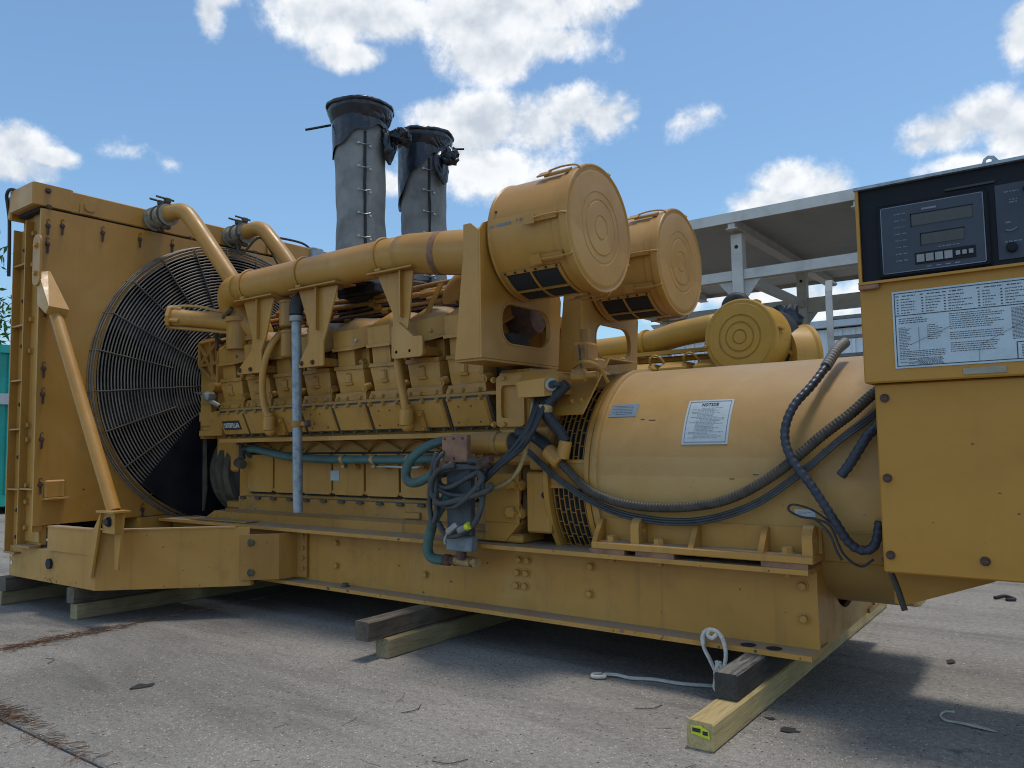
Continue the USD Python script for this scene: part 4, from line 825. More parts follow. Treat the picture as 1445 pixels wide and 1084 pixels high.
part(DPO, 'strap_bolt', bolt((-3.28, .04, 1.30), (0, -1, 0), .02, .03), 'rust')

# green hose along the crankcase
gh = part(G, 'green_hose', tube([(-4.22, .23, 1.13), (-4.10, .22, 1.125), (-3.9, .215, 1.095), (-3.7, .21, 1.07), (-3.4, .21, 1.055), (-3.0, .21, 1.05), (-2.6, .21, 1.05), (-2.3, .21, 1.055), (-2.05, .20, 1.06)], .0285, 14, 8), 'green', True)
part(gh, 'inlet_bend', tube([(-4.30, .32, 1.07), (-4.32, .26, 1.12), (-4.28, .235, 1.135), (-4.20, .23, 1.13)], .024, 12, 6), 'hose', True)
for x in (-3.13, -2.83, -2.5, -2.2):
    part(gh, 'hose_clamp', cat(lathe([(-.018, .029), (-.016, .034), (.016, .034), (.018, .029)], (x, .21, 1.05), (1, 0, 0), 16), box(x - .016, x + .016, .20, .24, .99, 1.02, .004)), 'brass', 30)
    part(gh, 'bolt', bolt((x + .06, .28, 1.0), (0, -1, 0), .014), 'paint')
part(G, 'temperature_probe', tube([(-2.85, .23, 1.0), (-2.7, .2, 1.005), (-2.45, .2, 1.0), (-2.4, .25, 1.02)], .009, 6), 'tie', True)
part(G, 'oil_cock', cat(cyl((-4.36, .26, 1.05), (-4.36, .26, 1.17), .028, 12, .015), cyl((-4.36, .22, 1.03), (-4.28, .22, 1.01), .035, 12), box(-4.42, -4.28, .25, .3, 1.165, 1.18)), 'dirtyiron')
part(G, 'asset_sticker', box(-3.36, -3.27, .2965, .2995, .90, .97), 'paper', label='small square grey sticker')

# flywheel end: housing, starter, mounts
FW = part(G, 'flywheel_housing', cat(box(-1.73, -1.49, .13, 1.23, 1.02, 1.56, .02), box(-1.70, -1.38, .30, 1.06, .70, 1.50, .02), hull([(-1.49, .14, 1.05), (-1.40, .24, 1.05), (-1.49, .14, 1.54), (-1.40, .24, 1.54), (-1.49, 1.2, 1.05), (-1.40, 1.1, 1.05), (-1.49, 1.2, 1.54), (-1.40, 1.1, 1.54)])), 'paint')
part(FW, 'cover_frame', prism(rrect(-1.72, -1.525, 1.235, 1.525, .025).difference(rrect(-1.685, -1.575, 1.285, 1.47, .02)), 'y', .105, .13), 'paint')
for x, z in ((-1.74, 1.505), (-1.66, 1.51), (-1.74, 1.25), (-1.66, 1.25)): part(FW, 'bolt', bolt((x, .11, z), (0, -1, 0), .013), 'paint')
part(FW, 'lower_pad', box(-1.71, -1.53, .118, .13, 1.075, 1.225, .006), 'paint')
part(G, 'side_cover', cat(box(-1.52, -1.36, .10, .40, .655, .985, .01), box(-1.50, -1.36, .105, .40, .995, 1.235, .01)), 'paint')
part(G, 'side_cover_hole', cyl((-1.40, .0985, .86), (-1.40, .105, .86), .018, 14), 'void')
MT = part(G, 'engine_mount', cat(box(-1.80, -1.56, .085, .11, .70, .975, .006), prism([(-1.80, .60), (-1.66, .60), (-1.56, .70), (-1.56, .72), (-1.80, .72)], 'y', .09, .24), box(-1.80, -1.575, .09, .30, .875, .89), box(-1.95, -1.55, .1, .32, .592, .64, .01)), 'paint')
for z in (.765, .92):
    part(MT, 'bolt', bolt((-1.60, .085, z), (0, -1, 0), .036, .035), 'paint'); part(MT, 'bolt', bolt((-1.575, .11, z - .01), (1, -.2, 0), .03, .03), 'paint')
ST = part(G, 'starter_motor', lathe([(0, .05), (.01, .062), (.17, .062), (.18, .068), (.20, .068), (.21, .06), (.29, .06), (.30, .045)], (-1.90, .10, 1.145), (1, 0, 0), 28), 'paint', 30)
part(ST, 'solenoid', lathe([(0, .03), (.01, .038), (.16, .038), (.17, .03)], (-1.84, .15, 1.06), (1, 0, 0), 18), 'paint', 30)
part(ST, 'end_cap', lathe([(0, .058), (.02, .05), (.05, .03)], (-1.60, .10, 1.145), (1, 0, 0), 24), 'sooty', 30)
part(ST, 'band', lathe([(-.01, .062), (-.009, .067), (.009, .067), (.01, .062)], (-1.70, .10, 1.145), (1, 0, 0), 24), 'brass', 30)
part(G, 'junction_box', cat(hull([(-1.45, -.05, 1.385), (-1.285, -.05, 1.385), (-1.24, .02, 1.395), (-1.24, .15, 1.40), (-1.45, .15, 1.385), (-1.46, -.05, 1.47), (-1.285, -.05, 1.48), (-1.24, .02, 1.485), (-1.24, .15, 1.49), (-1.46, .15, 1.47), (-1.43, .0, 1.53), (-1.28, .03, 1.535)])), 'smooth')
part(G, 'emergency_switch', cat(lathe([(0, .034), (.010, .034), (.013, .028)], (-1.262, -.02, 1.445), (.84, -.54, 0), 24)), 'tie', 30)
part(G, 'switch_key', cat(lathe([(0, .02), (.03, .02)], (-1.252, -.027, 1.445), (.84, -.54, 0), 14), box(-1.235, -1.19, -.05, -.038, 1.437, 1.453)), 'rubber', 30)
part(G, 'end_plate_post', box(-1.365, -1.35, .20, .34, .60, 1.50), 'paint')
part(G, 'fuel_fittings', cat(lathe([(-.06, .02), (-.05, .035), (.02, .035), (.03, .02), (.09, .018)], (-1.12, .06, 1.49), (1, .1, 0), 10), box(-1.15, -1.05, .1, .2, 1.52, 1.58, .01), tube([(-1.2, .1, 1.54), (-1.1, .04, 1.56), (-1.02, .06, 1.53), (-1.0, .12, 1.45)], .01, 6)), 'greasy', 30)
part(G, 'control_leads', cat(*[tube([(-1.34, .40, 1.70 - k * .012), (-1.26, .28, 1.64 - k * .015), (-1.2, .18, 1.57), (-1.15 + .02 * k, .12, 1.52)], .005, 6) for k in range(3)]), 'dirtyiron', True)
part(G, 'rear_fitting', cat(box(-1.40, -1.30, .42, .56, 1.56, 1.72, .015), cyl((-1.35, .49, 1.72), (-1.35, .49, 1.80), .03, 12)), 'greasy')

# generator: end bell with barred vents, shell, feet, labels
R, ZC = .59, .95
gc = lambda ang, r: (YC - r * math.cos(ang), ZC + r * math.sin(ang))
shell = lathe([(0, .3), (0, .597), (.02, .606), (.045, .606), (.05, .592), (.07, R), (1.42, R), (1.43, .58), (1.44, .4)], (-1.105, YC, ZC), (1, 0, 0), 96)
GN = part(G, 'generator', shell, 'gen', 30, label='cylindrical generator housing')
cylf = lambda u, v, o: np.array([u, YC - (R + o) * math.cos(v), ZC + (R + o) * math.sin(v)])
belf = lambda u, v, o: np.array([u, YC - (.595 + o) * math.cos(v), ZC + (.595 + o) * math.sin(v)])
part(GN, 'inner_core', cyl((-1.37, YC, ZC), (-1.10, YC, ZC), .55, 64), 'void')
BE = part(GN, 'end_bell', cat(lathe([(0, .45), (0, .612), (.006, .618), (.035, .618), (.04, .6), (.04, .55)], (-1.385, YC, ZC), (1, 0, 0), 96), lathe([(0, .56), (0, .603), (.028, .603), (.028, .56)], (-1.135, YC, ZC), (1, 0, 0), 96)), 'smooth', 30)
for a0, a1 in ((-46, 52), (58, 120), (128, 226)):
    pass
panes = [(-48, -3), (8, 58), (66, 114), (122, 172), (183, 228)]
solid = [(-3, 8), (58, 66), (114, 122), (172, 183), (228, 312)]
for a, b in solid:
    part(BE, 'frame_bar', slab_on(belf, -1.346, -1.134, math.radians(a), math.radians(b), -.03, .0, 1, max(2, int((b - a) / 4))), 'smooth')
for a, b in panes:
    gr = []; ra, rb = math.radians(a), math.radians(b)
    n = int((b - a) / 3)
    for k in range(7):
        u = -1.332 + k * .0305
        gr.append(slab_on(belf, u - .0026, u + .0026, ra, rb, -.012, -.004, 1, n))
    for k in range(6):
        u = -1.332 + k * .0305
        j = 0; st = (.062, .031)[k % 2]
        v = ra + st
        while v < rb:
            gr.append(slab_on(belf, u + .003, u + .0275, v - .003, v + .003, -.011, -.005)); v += .125
    part(BE, 'vent_grille', cat(gr), 'greasy', kind='stuff')
    part(BE, 'grille_edge', slab_on(belf, -1.345, -1.136, rb - .03, rb, -.012, .003), 'smooth'); part(BE, 'grille_edge', slab_on(belf, -1.345, -1.136, ra, ra + .03, -.012, .003), 'smooth')
sh = [(-1.31, .055, 1.295), (-1.12, .055, 1.295), (-1.285, .30, 1.60), (-1.09, .30, 1.60)]
RS = part(GN, 'rain_shield', cat(hull([p for p in sh] + [(x, y + .009, z - .009) for x, y, z in sh]), box(-1.285, -1.09, .30, .62, 1.592, 1.60)), 'smooth')
for x in (-1.21, -1.15): part(RS, 'bolt', bolt((x, .105, 1.36), (0, -.75, .65), .012, .014), 'smooth')
part(GN, 'lower_skirt', box(-1.06, .03, .118, .14, .645, .755), 'smooth'); part(GN, 'lower_skirt', box(-1.06, .03, 1.22, 1.242, .645, .755), 'smooth')
part(GN, 'weld_seam', slab_on(cylf, -1.04, .30, math.radians(-20.6), math.radians(-19.9), -.001, .004, 1, 1), 'gen')
part(GN, 'weld_seam', slab_on(cylf, .0, .30, math.radians(-36.6), math.radians(-35.9), -.001, .004, 1, 1), 'smooth')
for y0, y1 in ((.0, .30), (1.06, 1.36)):
    FT = part(GN, 'foot_plate', cat(box(-1.055, .022, y0, y1, .612, .645, .004)), 'paint')
    for x in (-.97, -.71, -.10):
        part(FT, 'shim', box(x - .10, x + .10, y0 + .003, y1, .5885, .6115), 'plate')
        if y0 < .5: part(FT, 'bolt', bolt((x, .06, .645), (0, 0, 1), .026, .026), 'paint')
    if y0 < .5:
        for x in (-1.045, -.53, -.205):
            part(FT, 'gusset', prism([(.012, .645), (.12, .645), (.12, .75), (.09, .75)], 'x', x - .013, x + .013), 'paint')
for x in (-.82, -.005):
    e = Polygon([(.02, .645), (.02, .72)] + [(.075 + .055 * math.cos(a), .715 + .055 * math.sin(a)) for a in np.linspace(PI, 0, 12)] + [(.13, .645)]).difference(Point(.072, .70).buffer(.026))
    part(GN, 'lifting_lug', prism(e, 'x', x - .022, x + .022), 'paint')
# notices on the shell
def notice(u0, u1, v0, v1, mt, lines, title=None, border=True):
    n = part(GN, 'notice', slab_on(cylf, u0, u1, v0, v1, .0, .002, 2, 8), mt)
    b = .005 if border else .0
    ink = []
    if border:
        for q in ((u0 + .012, u1 - .012, v1 - .022, v1 - .016), (u0 + .012, u1 - .012, v0 + .016, v0 + .022)): ink.append(sheet([q], cylf, .0028))
        for q in ((u0 + .010, u0 + .0135, v0 + .016, v1 - .016), (u1 - .0135, u1 - .010, v0 + .016, v1 - .016)): ink.append(sheet([q], cylf, .0028, 1, 8))
    part(n, 'small_print', cat(ink + [sheet(words(a, b_, v, h, fl), cylf, .0028) for a, b_, v, h, fl in lines]), 'midink' if mt == 'paper' else 'ink')
    if title:
        tm = meshkit.text_mesh(title, .016, .0008, bold=True); V = np.array(tm.vertices); wd = V[:, 0].max()
        part(n, 'lettering', trimesh.Trimesh(np.stack([cylf((u0 + u1) / 2 - wd / 2 + a, v1 - .065 + b_ / R, .003 + k) for a, b_, k in V]), tm.faces, process=False), 'ink')
r9 = math.radians
L9 = []
vv = r9(41) - .088
while vv > r9(17) + .05:
    a = -.575 + rng.choice([0, .03, .03, .05]); L9.append((a, -.40, vv, .0035, rng.uniform(.55, 1.0))); vv -= .0125
notice(-.603, -.373, r9(17), r9(41), 'paper', L9, 'NOTICE')
notice(-1.038, -.880, r9(32.8), r9(40.8), 'bluepaper', [(-1.02 + .02 * (k % 2), -.90, r9(39.5) - k * .018, .004, .95) for k in range(6)], None, False)
notice(-.872, -.765, r9(-14.2), r9(-12.2), 'paper', [(-.862, -.775, r9(-13.2), .004, .9)], None, False)
notice(-.075, .012, r9(-14.4), r9(-11.2), 'paper', [(-.06, .0, r9(-12.4), .004, .9), (-.06, .0, r9(-13.2), .004, .6)], None, False)
for u, v in ((-.80, 30), (-.25, 3), (-.36, 1), (.05, 14)):
    part(GN, 'paint_scar', sheet([(u, u + rng.uniform(.01, .04), r9(v), r9(v) + .008)], cylf, .001), 'rust')

# cables slung along the generator
MC = part(G, 'main_conduit', coil([(-1.30, .06, 1.075), (-1.22, .05, 1.005), (-1.094, .045, .904), (-.935, .05, .844), (-.743, .058, .822), (-.505, .056, .837), (-.313, .048, .889), (-.117, .048, 1.003), (.061, .08, 1.154), (.171, .118, 1.243), (.26, .17, 1.33), (.34, .22, 1.38)], .0215, .016, .0025), 'conduit', True)
part(MC, 'tee_fitting', cat(lathe([(0, .035), (.01, .044), (.10, .044), (.11, .036)], (-1.34, .05, 1.105), (.78, -.05, -.62), 16), cyl((-1.25, .055, 1.06), (-1.23, .06, 1.15), .036, 16)), 'paint', 30)
part(G, 'conduit_branch', coil([(-1.235, .06, 1.15), (-1.25, .04, 1.2), (-1.30, .0, 1.28), (-1.31, .0, 1.33), (-1.25, .02, 1.40), (-1.19, .03, 1.45)], .030, .016, .002), 'rubber', True)
part(G, 'conduit_branch', tube([(-1.33, .055, 1.11), (-1.40, .06, 1.16), (-1.48, .08, 1.19), (-1.56, .09, 1.2)], .032, 12), 'rubber', True)
part(G, 'branch_collar', lathe([(0, .034), (.005, .039), (.04, .039), (.045, .034)], (-1.315, -.002, 1.30), (.1, .0, 1), 14), 'brass', 30)
for k in range(3):
    dz, dy = .016 + .012 * k, -.003 * k
    part(G, 'signal_cable', tube([(-1.47, .06 + dy, 1.125 - dz), (-1.27, .045 + dy, .98 - dz), (-1.06, .055 + dy, .862 - dz), (-.83, .066 + dy, .797 - dz), (-.535, .068 + dy, .79 - dz), (-.254, .052 + dy, .872 - dz), (-.029, .05 + dy, 1.02 - dz), (.144, .085 + dy, 1.172 - dz), (.252, .13, 1.26 - dz), (.34, .18, 1.32)], .0065, 8, 8), 'hose', True)
part(G, 'wrapped_cable', coil([(.075, .45, 1.59), (.068, .36, 1.545), (.04, .265, 1.46), (.0, .18, 1.377), (-.062, .105, 1.283), (-.088, .055, 1.173), (-.059, .028, 1.064), (.033, .022, .929), (.108, .035, .796), (.154, .062, .708), (.205, .075, .677), (.252, .07, .705), (.27, .10, .80)], .0175, .030, .003), 'tape', True)
part(G, 'ribbed_sleeve', coil([(.085, .47, 1.592), (.069, .365, 1.548), (.042, .27, 1.465)], .022, .018, .004), 'greyhose', True)
part(G, 'wrapped_cable', coil([(.139, .04, .984), (.176, .045, 1.034), (.215, .06, 1.10), (.253, .08, 1.16), (.34, .15, 1.25)], .019, .030, .003), 'tape', True)
part(G, 'loose_wire', tube([(.10, .045, .78), (.02, .03, .84), (-.06, .03, .86), (-.08, .035, .835), (-.03, .03, .81), (.04, .03, .80), (.09, .04, .77), (.13, .06, .66), (.19, .08, .61), (.24, .09, .64)], .005, 6, 8), 'rubber', True)
part(G, 'loose_wire', tube([(.03, .04, .80), (.08, .05, .74), (.10, .07, .67), (.115, .09, .63)], .006, 6, 8), 'hose', True)
part(G, 'hanging_cable', tube([(.29, .04, .66), (.33, .03, .56), (.36, .02, .46)], .012, 8), 'conduit', True)

# looping hoses and the coolant heater on the near side
HT = part(G, 'coolant_heater', box(-1.925, -1.75, -.10, -.055, .64, 1.04, .006), 'heater', label='hanging flaked black heater body')
part(HT, 'terminal_cover', box(-1.945, -1.76, -.112, -.075, 1.042, 1.195, .004), 'plate', label='rust stained square cover')
for x in (-1.92, -1.855, -1.79): part(HT, 'screw', bolt((x, -.112, 1.175), (0, -1, 0), .007, .005, False), 'sooty')
part(HT, 'screw', bolt((-1.855, -.112, 1.065), (0, -1, 0), .007, .005, False), 'sooty')
part(HT, 'lower_casting', box(-1.928, -1.745, -.108, -.045, .555, .64, .008), 'heaterend')
part(HT, 'support_arm', box(-1.90, -1.80, -.056, .20, .96, 1.02, .006), 'paint')
part(HT, 'drain_neck', cyl((-1.84, -.075, .51), (-1.84, -.075, .556), .028, 14), 'rust', 30)
part(HT, 'drain_tee', cat(cyl((-1.90, -.05, .495), (-1.79, -.05, .495), .03, 16), cyl((-1.79, -.05, .495), (-1.74, -.055, .495), .022, 16), lathe([(0, .03), (.02, .032), (.025, .02)], (-1.765, -.052, .495), (1, 0, 0), 8)), 'brass', 30)
part(HT, 'drain_nipple', lathe([(0, .026), (.005, .033), (.04, .033), (.045, .024), (.07, .03), (.09, .03)], (-1.985, -.05, .493), (1, 0, 0), 8), 'rust')
part(G, 'heater_hose', tube([(-1.985, -.05, .49), (-2.07, -.06, .497), (-2.10, -.065, .54), (-2.085, -.07, .61), (-2.03, -.085, .72), (-1.96, -.10, .80), (-1.90, -.11, .87), (-1.87, -.11, .92)], .029, 14, 8), 'green', True)
part(G, 'heater_hose', tube([(-1.98, .1, 1.17), (-2.05, .03, 1.165), (-2.16, -.02, 1.125), (-2.25, -.05, 1.05), (-2.275, -.06, .97), (-2.235, -.07, .925), (-2.15, -.075, .93), (-2.05, -.075, .97), (-1.96, -.07, .985)], .0275, 14, 8), 'green', True)
part(G, 'hose_end_fitting', lathe([(0, .03), (.01, .034), (.05, .034), (.06, .026)], (-2.02, .06, 1.168), (.9, .4, 0), 14), 'steel', 30)
for k, (cx, cz, rx, rz, y, a0, a1, tl) in enumerate(((-1.775, .95, .20, .075, -.155, 35, 330, .08), (-1.80, .925, .175, .105, -.175, 75, 385, .22), (-1.78, .99, .165, .055, -.145, 110, 420, .30), (-1.74, .90, .19, .06, -.19, 160, 370, .24))):
    P = []
    for a in np.arange(a0, a1, 22):
        t_ = math.radians(a); ex, ez = rx * math.cos(t_), rz * math.sin(t_)
        P.append((cx + ex - ez * tl + .012 * math.sin(3 * t_ + k), y + .018 * math.sin(2 * t_ + k), cz + ez + ex * tl + .010 * math.cos(2 * t_ + k)))
    part(G, 'looped_hose', tube(P, .0165, 12, 6), 'hose', True)
part(G, 'looped_hose', tube([(-1.95, -.15, 1.10), (-1.99, -.15, .98), (-2.005, -.15, .84), (-1.995, -.15, .735), (-1.975, -.15, .715), (-1.955, -.15, .78), (-1.955, -.15, .93), (-1.945, -.15, 1.06), (-1.90, .0, 1.16)], .0145, 12, 8), 'hose', True)
part(G, 'looped_hose', tube([(-1.655, -.14, 1.0), (-1.625, -.15, .92), (-1.625, -.16, .82), (-1.665, -.165, .73), (-1.74, -.165, .67), (-1.83, -.16, .645), (-1.90, -.15, .66), (-1.95, -.14, .71)], .0165, 12, 8), 'hose', True)
part(G, 'hose_coupling', cat(lathe([(0, .017), (.008, .021), (.045, .021), (.055, .017)], (-1.765, -.185, .678), (.8, 0, .35), 8)), 'steel')
part(G, 'hose_coupling', lathe([(0, .017), (.004, .0205), (.028, .0205), (.03, .017)], (-1.715, -.185, .70), (.8, 0, .4), 12), 'yellowtag', 30)
part(G, 'hose_coupling', lathe([(0, .02), (.01, .028), (.05, .028), (.07, .018), (.10, .022)], (-1.64, -.16, 1.03), (.9, -.1, .35), 8), 'rust')
part(G, 'hanging_valve', cat(lathe([(0, .012), (.01, .02), (.08, .02), (.09, .012)], (-1.86, -.17, .66), (.7, 0, .5), 8), tube([(-1.86, -.17, .66), (-1.88, -.17, .62), (-1.87, -.17, .60)], .008, 6)), 'tie', 30)
for k in range(4):
    o = .018 * k
    part(G, 'battery_cable', tube([(-1.37 + o * 1.1, .02, 1.40), (-1.365 + o * 1.1, -.03 - .006 * (k % 2), 1.32), (-1.385 + o * 1.0, -.07 - .010 * (k % 2), 1.22), (-1.46 + o * .9, -.09 + .012 * (k % 2), 1.12), (-1.57 + o * .7, -.11 - .012 * (k % 2), 1.02), (-1.66 + o * .4, -.12, .94), (-1.72 + o * .3, -.13, .88)], .0125, 10, 8), 'rubber', True)
part(G, 'battery_cable', tube([(-1.40, .02, 1.39), (-1.41, .0, 1.25), (-1.44, -.02, 1.08), (-1.5, -.03, .97), (-1.6, -.04, .91), (-1.72, -.04, .90)], .0135, 10, 8), 'brass', True)

# control cabinet
CX0, CX1 = .285, 1.60
CB = part(G, 'control_cabinet', cat(box(CX0 + .03, CX1 - .03, -.10, .55, .622, 1.352, .006), box(CX0, CX1, -.13, .55, 1.354, 1.748, .006)), 'cab')
part(CB, 'panel_hood', cat(box(CX0, CX0 + .012, -.135, .55, 1.75, 2.125), box(CX1 - .012, CX1, -.135, .55, 1.75, 2.125), box(CX0, CX1, -.15, -.12, 1.742, 1.752), box(CX0 + .012, CX1 - .012, .45, .55, 1.75, 2.125)), 'cab')
part(CB, 'lit_top_trim', box(CX0 - .004, CX1 + .004, -.14, .56, 2.1255, 2.137), 'galv')  # pale grey strip paints in the light on the cabinet top
part(CB, 'hinge_tab', box(CX0 + .0, CX0 + .075, -.152, -.131, 1.722, 1.741, .003), 'plate')
IPN = part(CB, 'instrument_panel', box(CX0 + .013, CX1 - .013, -.120, -.105, 1.753, 2.124), 'panelblack')
fz = -.120
MO = part(G, 'display_module', cat(box(.362, .735, fz - .022, fz, 1.745 + .012, 2.045, .008)), 'panelblack')
pl = lambda u, v, o: np.array([u, fz - .022 - o, v])
part(MO, 'overlay', slab_on(pl, .377, .722, 1.772, 2.032, .0, .003), 'panelblue')
part(MO, 'overlay_edge', cat(*[sheet([q], pl, .0036) for q in ((.377, .722, 2.029, 2.032), (.377, .722, 1.772, 1.775), (.377, .380, 1.772, 2.032), (.719, .722, 1.772, 2.032))]), 'inklight')
part(MO, 'screen', slab_on(pl, .485, .685, 1.945, 1.988, .002, .005), 'lcd'); part(MO, 'screen', slab_on(pl, .515, .655, 1.868, 1.908, .002, .005), 'lcd')
part(MO, 'screen_bezel', cat(*[sheet([q], pl, .0042) for q in ((.481, .689, 1.988, 1.993), (.481, .485, 1.94, 1.993), (.511, .659, 1.908, 1.913), (.511, .515, 1.863, 1.913))]), 'panelblack')
part(MO, 'key_row', slab_on(pl, .49, .690, 1.795, 1.84, .002, .0045), 'panelblack')
for k in range(4): part(MO, 'key', slab_on(pl, .496 + k * .031, .522 + k * .031, 1.803, 1.832, .0045, .007), 'key')
for k in range(3): part(MO, 'key', slab_on(pl, .626 + k * .021, .640 + k * .021, 1.811, 1.827, .0045, .007), 'key')
ln = []
for k in range(8):
    ln += words(.425, .447, 2.0 - k * .026, .004, 1.0); ln += words(.452, .465, 2.0 - k * .026, .004, 1.0)
ln += [(.52, .57, 2.002, 2.009)] + words(.57, .64, 1.852, .004, 1.0) + [(.528 + k * .031, .545 + k * .031, 1.781, 1.785) for k in range(4)]
part(MO, 'print', sheet(ln, pl, .0044), 'inklight')
p2 = lambda u, v, o: np.array([u, fz - o, v])
SP = part(G, 'switch_panel', slab_on(p2, .758, 1.20, 1.775, 2.05, .0, .004), 'panelblue')
part(SP, 'print', sheet(words(.785, .83, 2.02, .004, 1.0) + words(.80, .825, 1.99, .004, 1) + words(.80, .825, 1.98, .004, 1) + [(.785, .80, 1.905, 1.911)] + words(.78, .83, 1.838, .004, 1), p2, .0052), 'inklight')
part(SP, 'selector', lathe([(0, .018), (.012, .018), (.016, .012)], (.80, fz - .004, 1.815), (0, -1, 0), 18), 'panelblack', 30)
part(SP, 'pilot_lamp', lathe([(0, .012), (.01, .012), (.014, .006)], (.855, fz - .004, 2.02), (0, -1, 0), 14), 'panelblack', 30)
part(SP, 'mark', tube([(.785, fz - .006, 1.882), (.80, fz - .006, 1.877), (.82, fz - .006, 1.886)], .003, 6), 'inklight')
part(CB, 'panel_strip', box(.60, .76, -.128, -.12, 2.062, 2.07), 'sooty')
# wiring chart under the panel
p3 = lambda u, v, o: np.array([u, -.13 - o, v])
DC = part(CB, 'instruction_chart', slab_on(p3, .400, 1.05, 1.405, 1.702, .0, .0025), 'paper')
bd = [(.407, 1.043, 1.692, 1.695), (.407, 1.043, 1.412, 1.415), (.407, .410, 1.412, 1.695), (1.04, 1.043, 1.412, 1.695), (.410, 1.04, 1.606, 1.609), (.795, .798, 1.415, 1.475), (.798, 1.04, 1.472, 1.475)]
part(DC, 'rules', sheet(bd, p3, .0032), 'ink')
pr = []
for col, (u, wd) in enumerate(((.43, .06), (.515, .06), (.59, .09), (.70, .05), (.77, .07), (.86, .08), (.95, .07))):
    pr += words(u - .018, u - .006, 1.682, .0035, 1.0) + words(u + .006, u + .05, 1.682, .0035, 1)
    for k in range(6):
        pr += [(u - .014, u - .008, 1.667 - k * .0105, 1.671 - k * .0105)] + words(u, u + wd, 1.669 - k * .0105, .0028, rng.uniform(.4, 1.0))
for k in range(3): pr += words(.42, .52, 1.594 - k * .008, .0028, (.8, 1, .95)[k])
for k in range(15): pr += words(.418, .470, 1.56 - k * .006, .0022, rng.uniform(.4, .9))
for k in range(8): pr += words(.515, .575, 1.563 - k * .0075, .0024, rng.uniform(.4, .9))
for k in range(19):
    if k in (8, 13): continue
    pr += words(.59, .765, 1.597 - k * .0078, .0024, rng.uniform(.7, 1.0))
for k in range(4): pr += words(.418, .58, 1.468 - k * .0065, .0024, .95)
for k in range(6): pr += words(.418 + .03 * (k % 3), .575, 1.44 - k * .0045, .0022, .9)
for k in range(24): pr += words(.785, 1.03, 1.597 - k * .0048, .002, rng.uniform(.4, 1))
for k in range(8): pr += words(.81, 1.03, 1.462 - k * .0055, .0024, rng.uniform(.5, 1))
part(DC, 'small_print', sheet(pr, p3, .0032), 'ink')
part(DC, 'leader_line', cat(*[tube([p3(*a, .003), p3(*b, .003)], .0007, 4, smooth=False) for a, b in (((.69, 1.475), (.83, 1.55)), ((.46, 1.495), (.59, 1.55)), ((.487, 1.475), (.487, 1.56)), ((.68, 1.415), (.68, 1.46)))]), 'midink')
part(CB, 'faded_tag', slab_on(p3, .625, .760, 1.368, 1.392, .0, .003), 'tagbeige', label='faded narrow tag')
for x, z in ((.35, 1.295), (.345, .985), (.342, .69), (.655, .69)):
    part(CB, 'screw', lathe([(0, .017), (.004, .017), (.006, .012), (.014, .011), (.016, .004)], (x, -.10, z), (0, -1, 0), 14), 'rust', 30)
part(CB, 'lifting_eye', prism(Polygon([(.70, 2.137), (.72, 2.195), (.735, 2.205), (.755, 2.20), (.80, 2.137)]).difference(Point(.737, 2.185).buffer(.010)), 'y', .0, .012), 'galv')
part(G, 'cabinet_bracket', prism([(.31, .6205), (.31, .47), (.34, .462), (.66, .585), (.72, .6205)], 'y', .10, .42), 'cab')

# paint chips, scuffs and rust spots on the near faces
def chips(parent, n, f, u0, u1, v0, v1, smin, smax, seed):
    r = random.Random(seed)
    for _ in range(n):
        u, v, sz = r.uniform(u0, u1), r.uniform(v0, v1), r.uniform(smin, smax)
        k_, asp = r.randint(6, 9), r.choice((.35, .6, 1.0, 1.8))
        P_ = [f(u, v, .0006)] + [f(u + sz * asp * r.uniform(.4, 1) * math.cos(t), v + sz * r.uniform(.4, 1) * math.sin(t), .0006) for t in np.arange(k_) / k_ * 2 * PI]
        part(parent, 'paint_chip', trimesh.Trimesh(np.array(P_), np.array([(0, 1 + i, 1 + (i + 1) % k_) for i in range(k_)]), process=False), r.choice(('rust', 'rust', 'dirtyiron', 'plate')))
chips(rail, 26, lambda u, v, o: np.array([u, .125 - o, v]), -3.3, -.03, .24, .56, .002, .008, 3)
chips(rail, 22, lambda u, v, o: np.array([u, -o, v]), -3.4, 0, .213, .231, .004, .012, 4)
chips(rail, 14, lambda u, v, o: np.array([u, -o, v]), -3.4, 0, .569, .586, .003, .009, 5)
da_ = np.array([.67, .595]) / math.hypot(.67, .595)
chips(ob, 14, lambda u, v, o: np.array([-4.38 + da_[0] * u + da_[1] * o * 2, -.835 + da_[1] * u - da_[0] * o * 2, v]), .02, .86, .22, .59, .003, .010, 6)
chips(ob, 14, lambda u, v, o: np.array([u, -.87 + (u + 5.64) * .0278 - o * 2, v]), -5.6, -4.4, .215, .25, .004, .014, 7)
chips(FP, 12, lambda u, v, o: np.array([-5.17 + o, u, v]), -.8, .1, .7, 2.85, .003, .008, 8)
chips(GN, 18, cylf, -1.0, .25, r9(-18), r9(38), .002, .009, 9)
chips(CB, 8, lambda u, v, o: np.array([u, -.10 - o, v]), .33, 1.0, .64, 1.33, .002, .006, 10)
chips(IP, 0, cylf, 0, 1, 0, 1, .01, .02, 1)

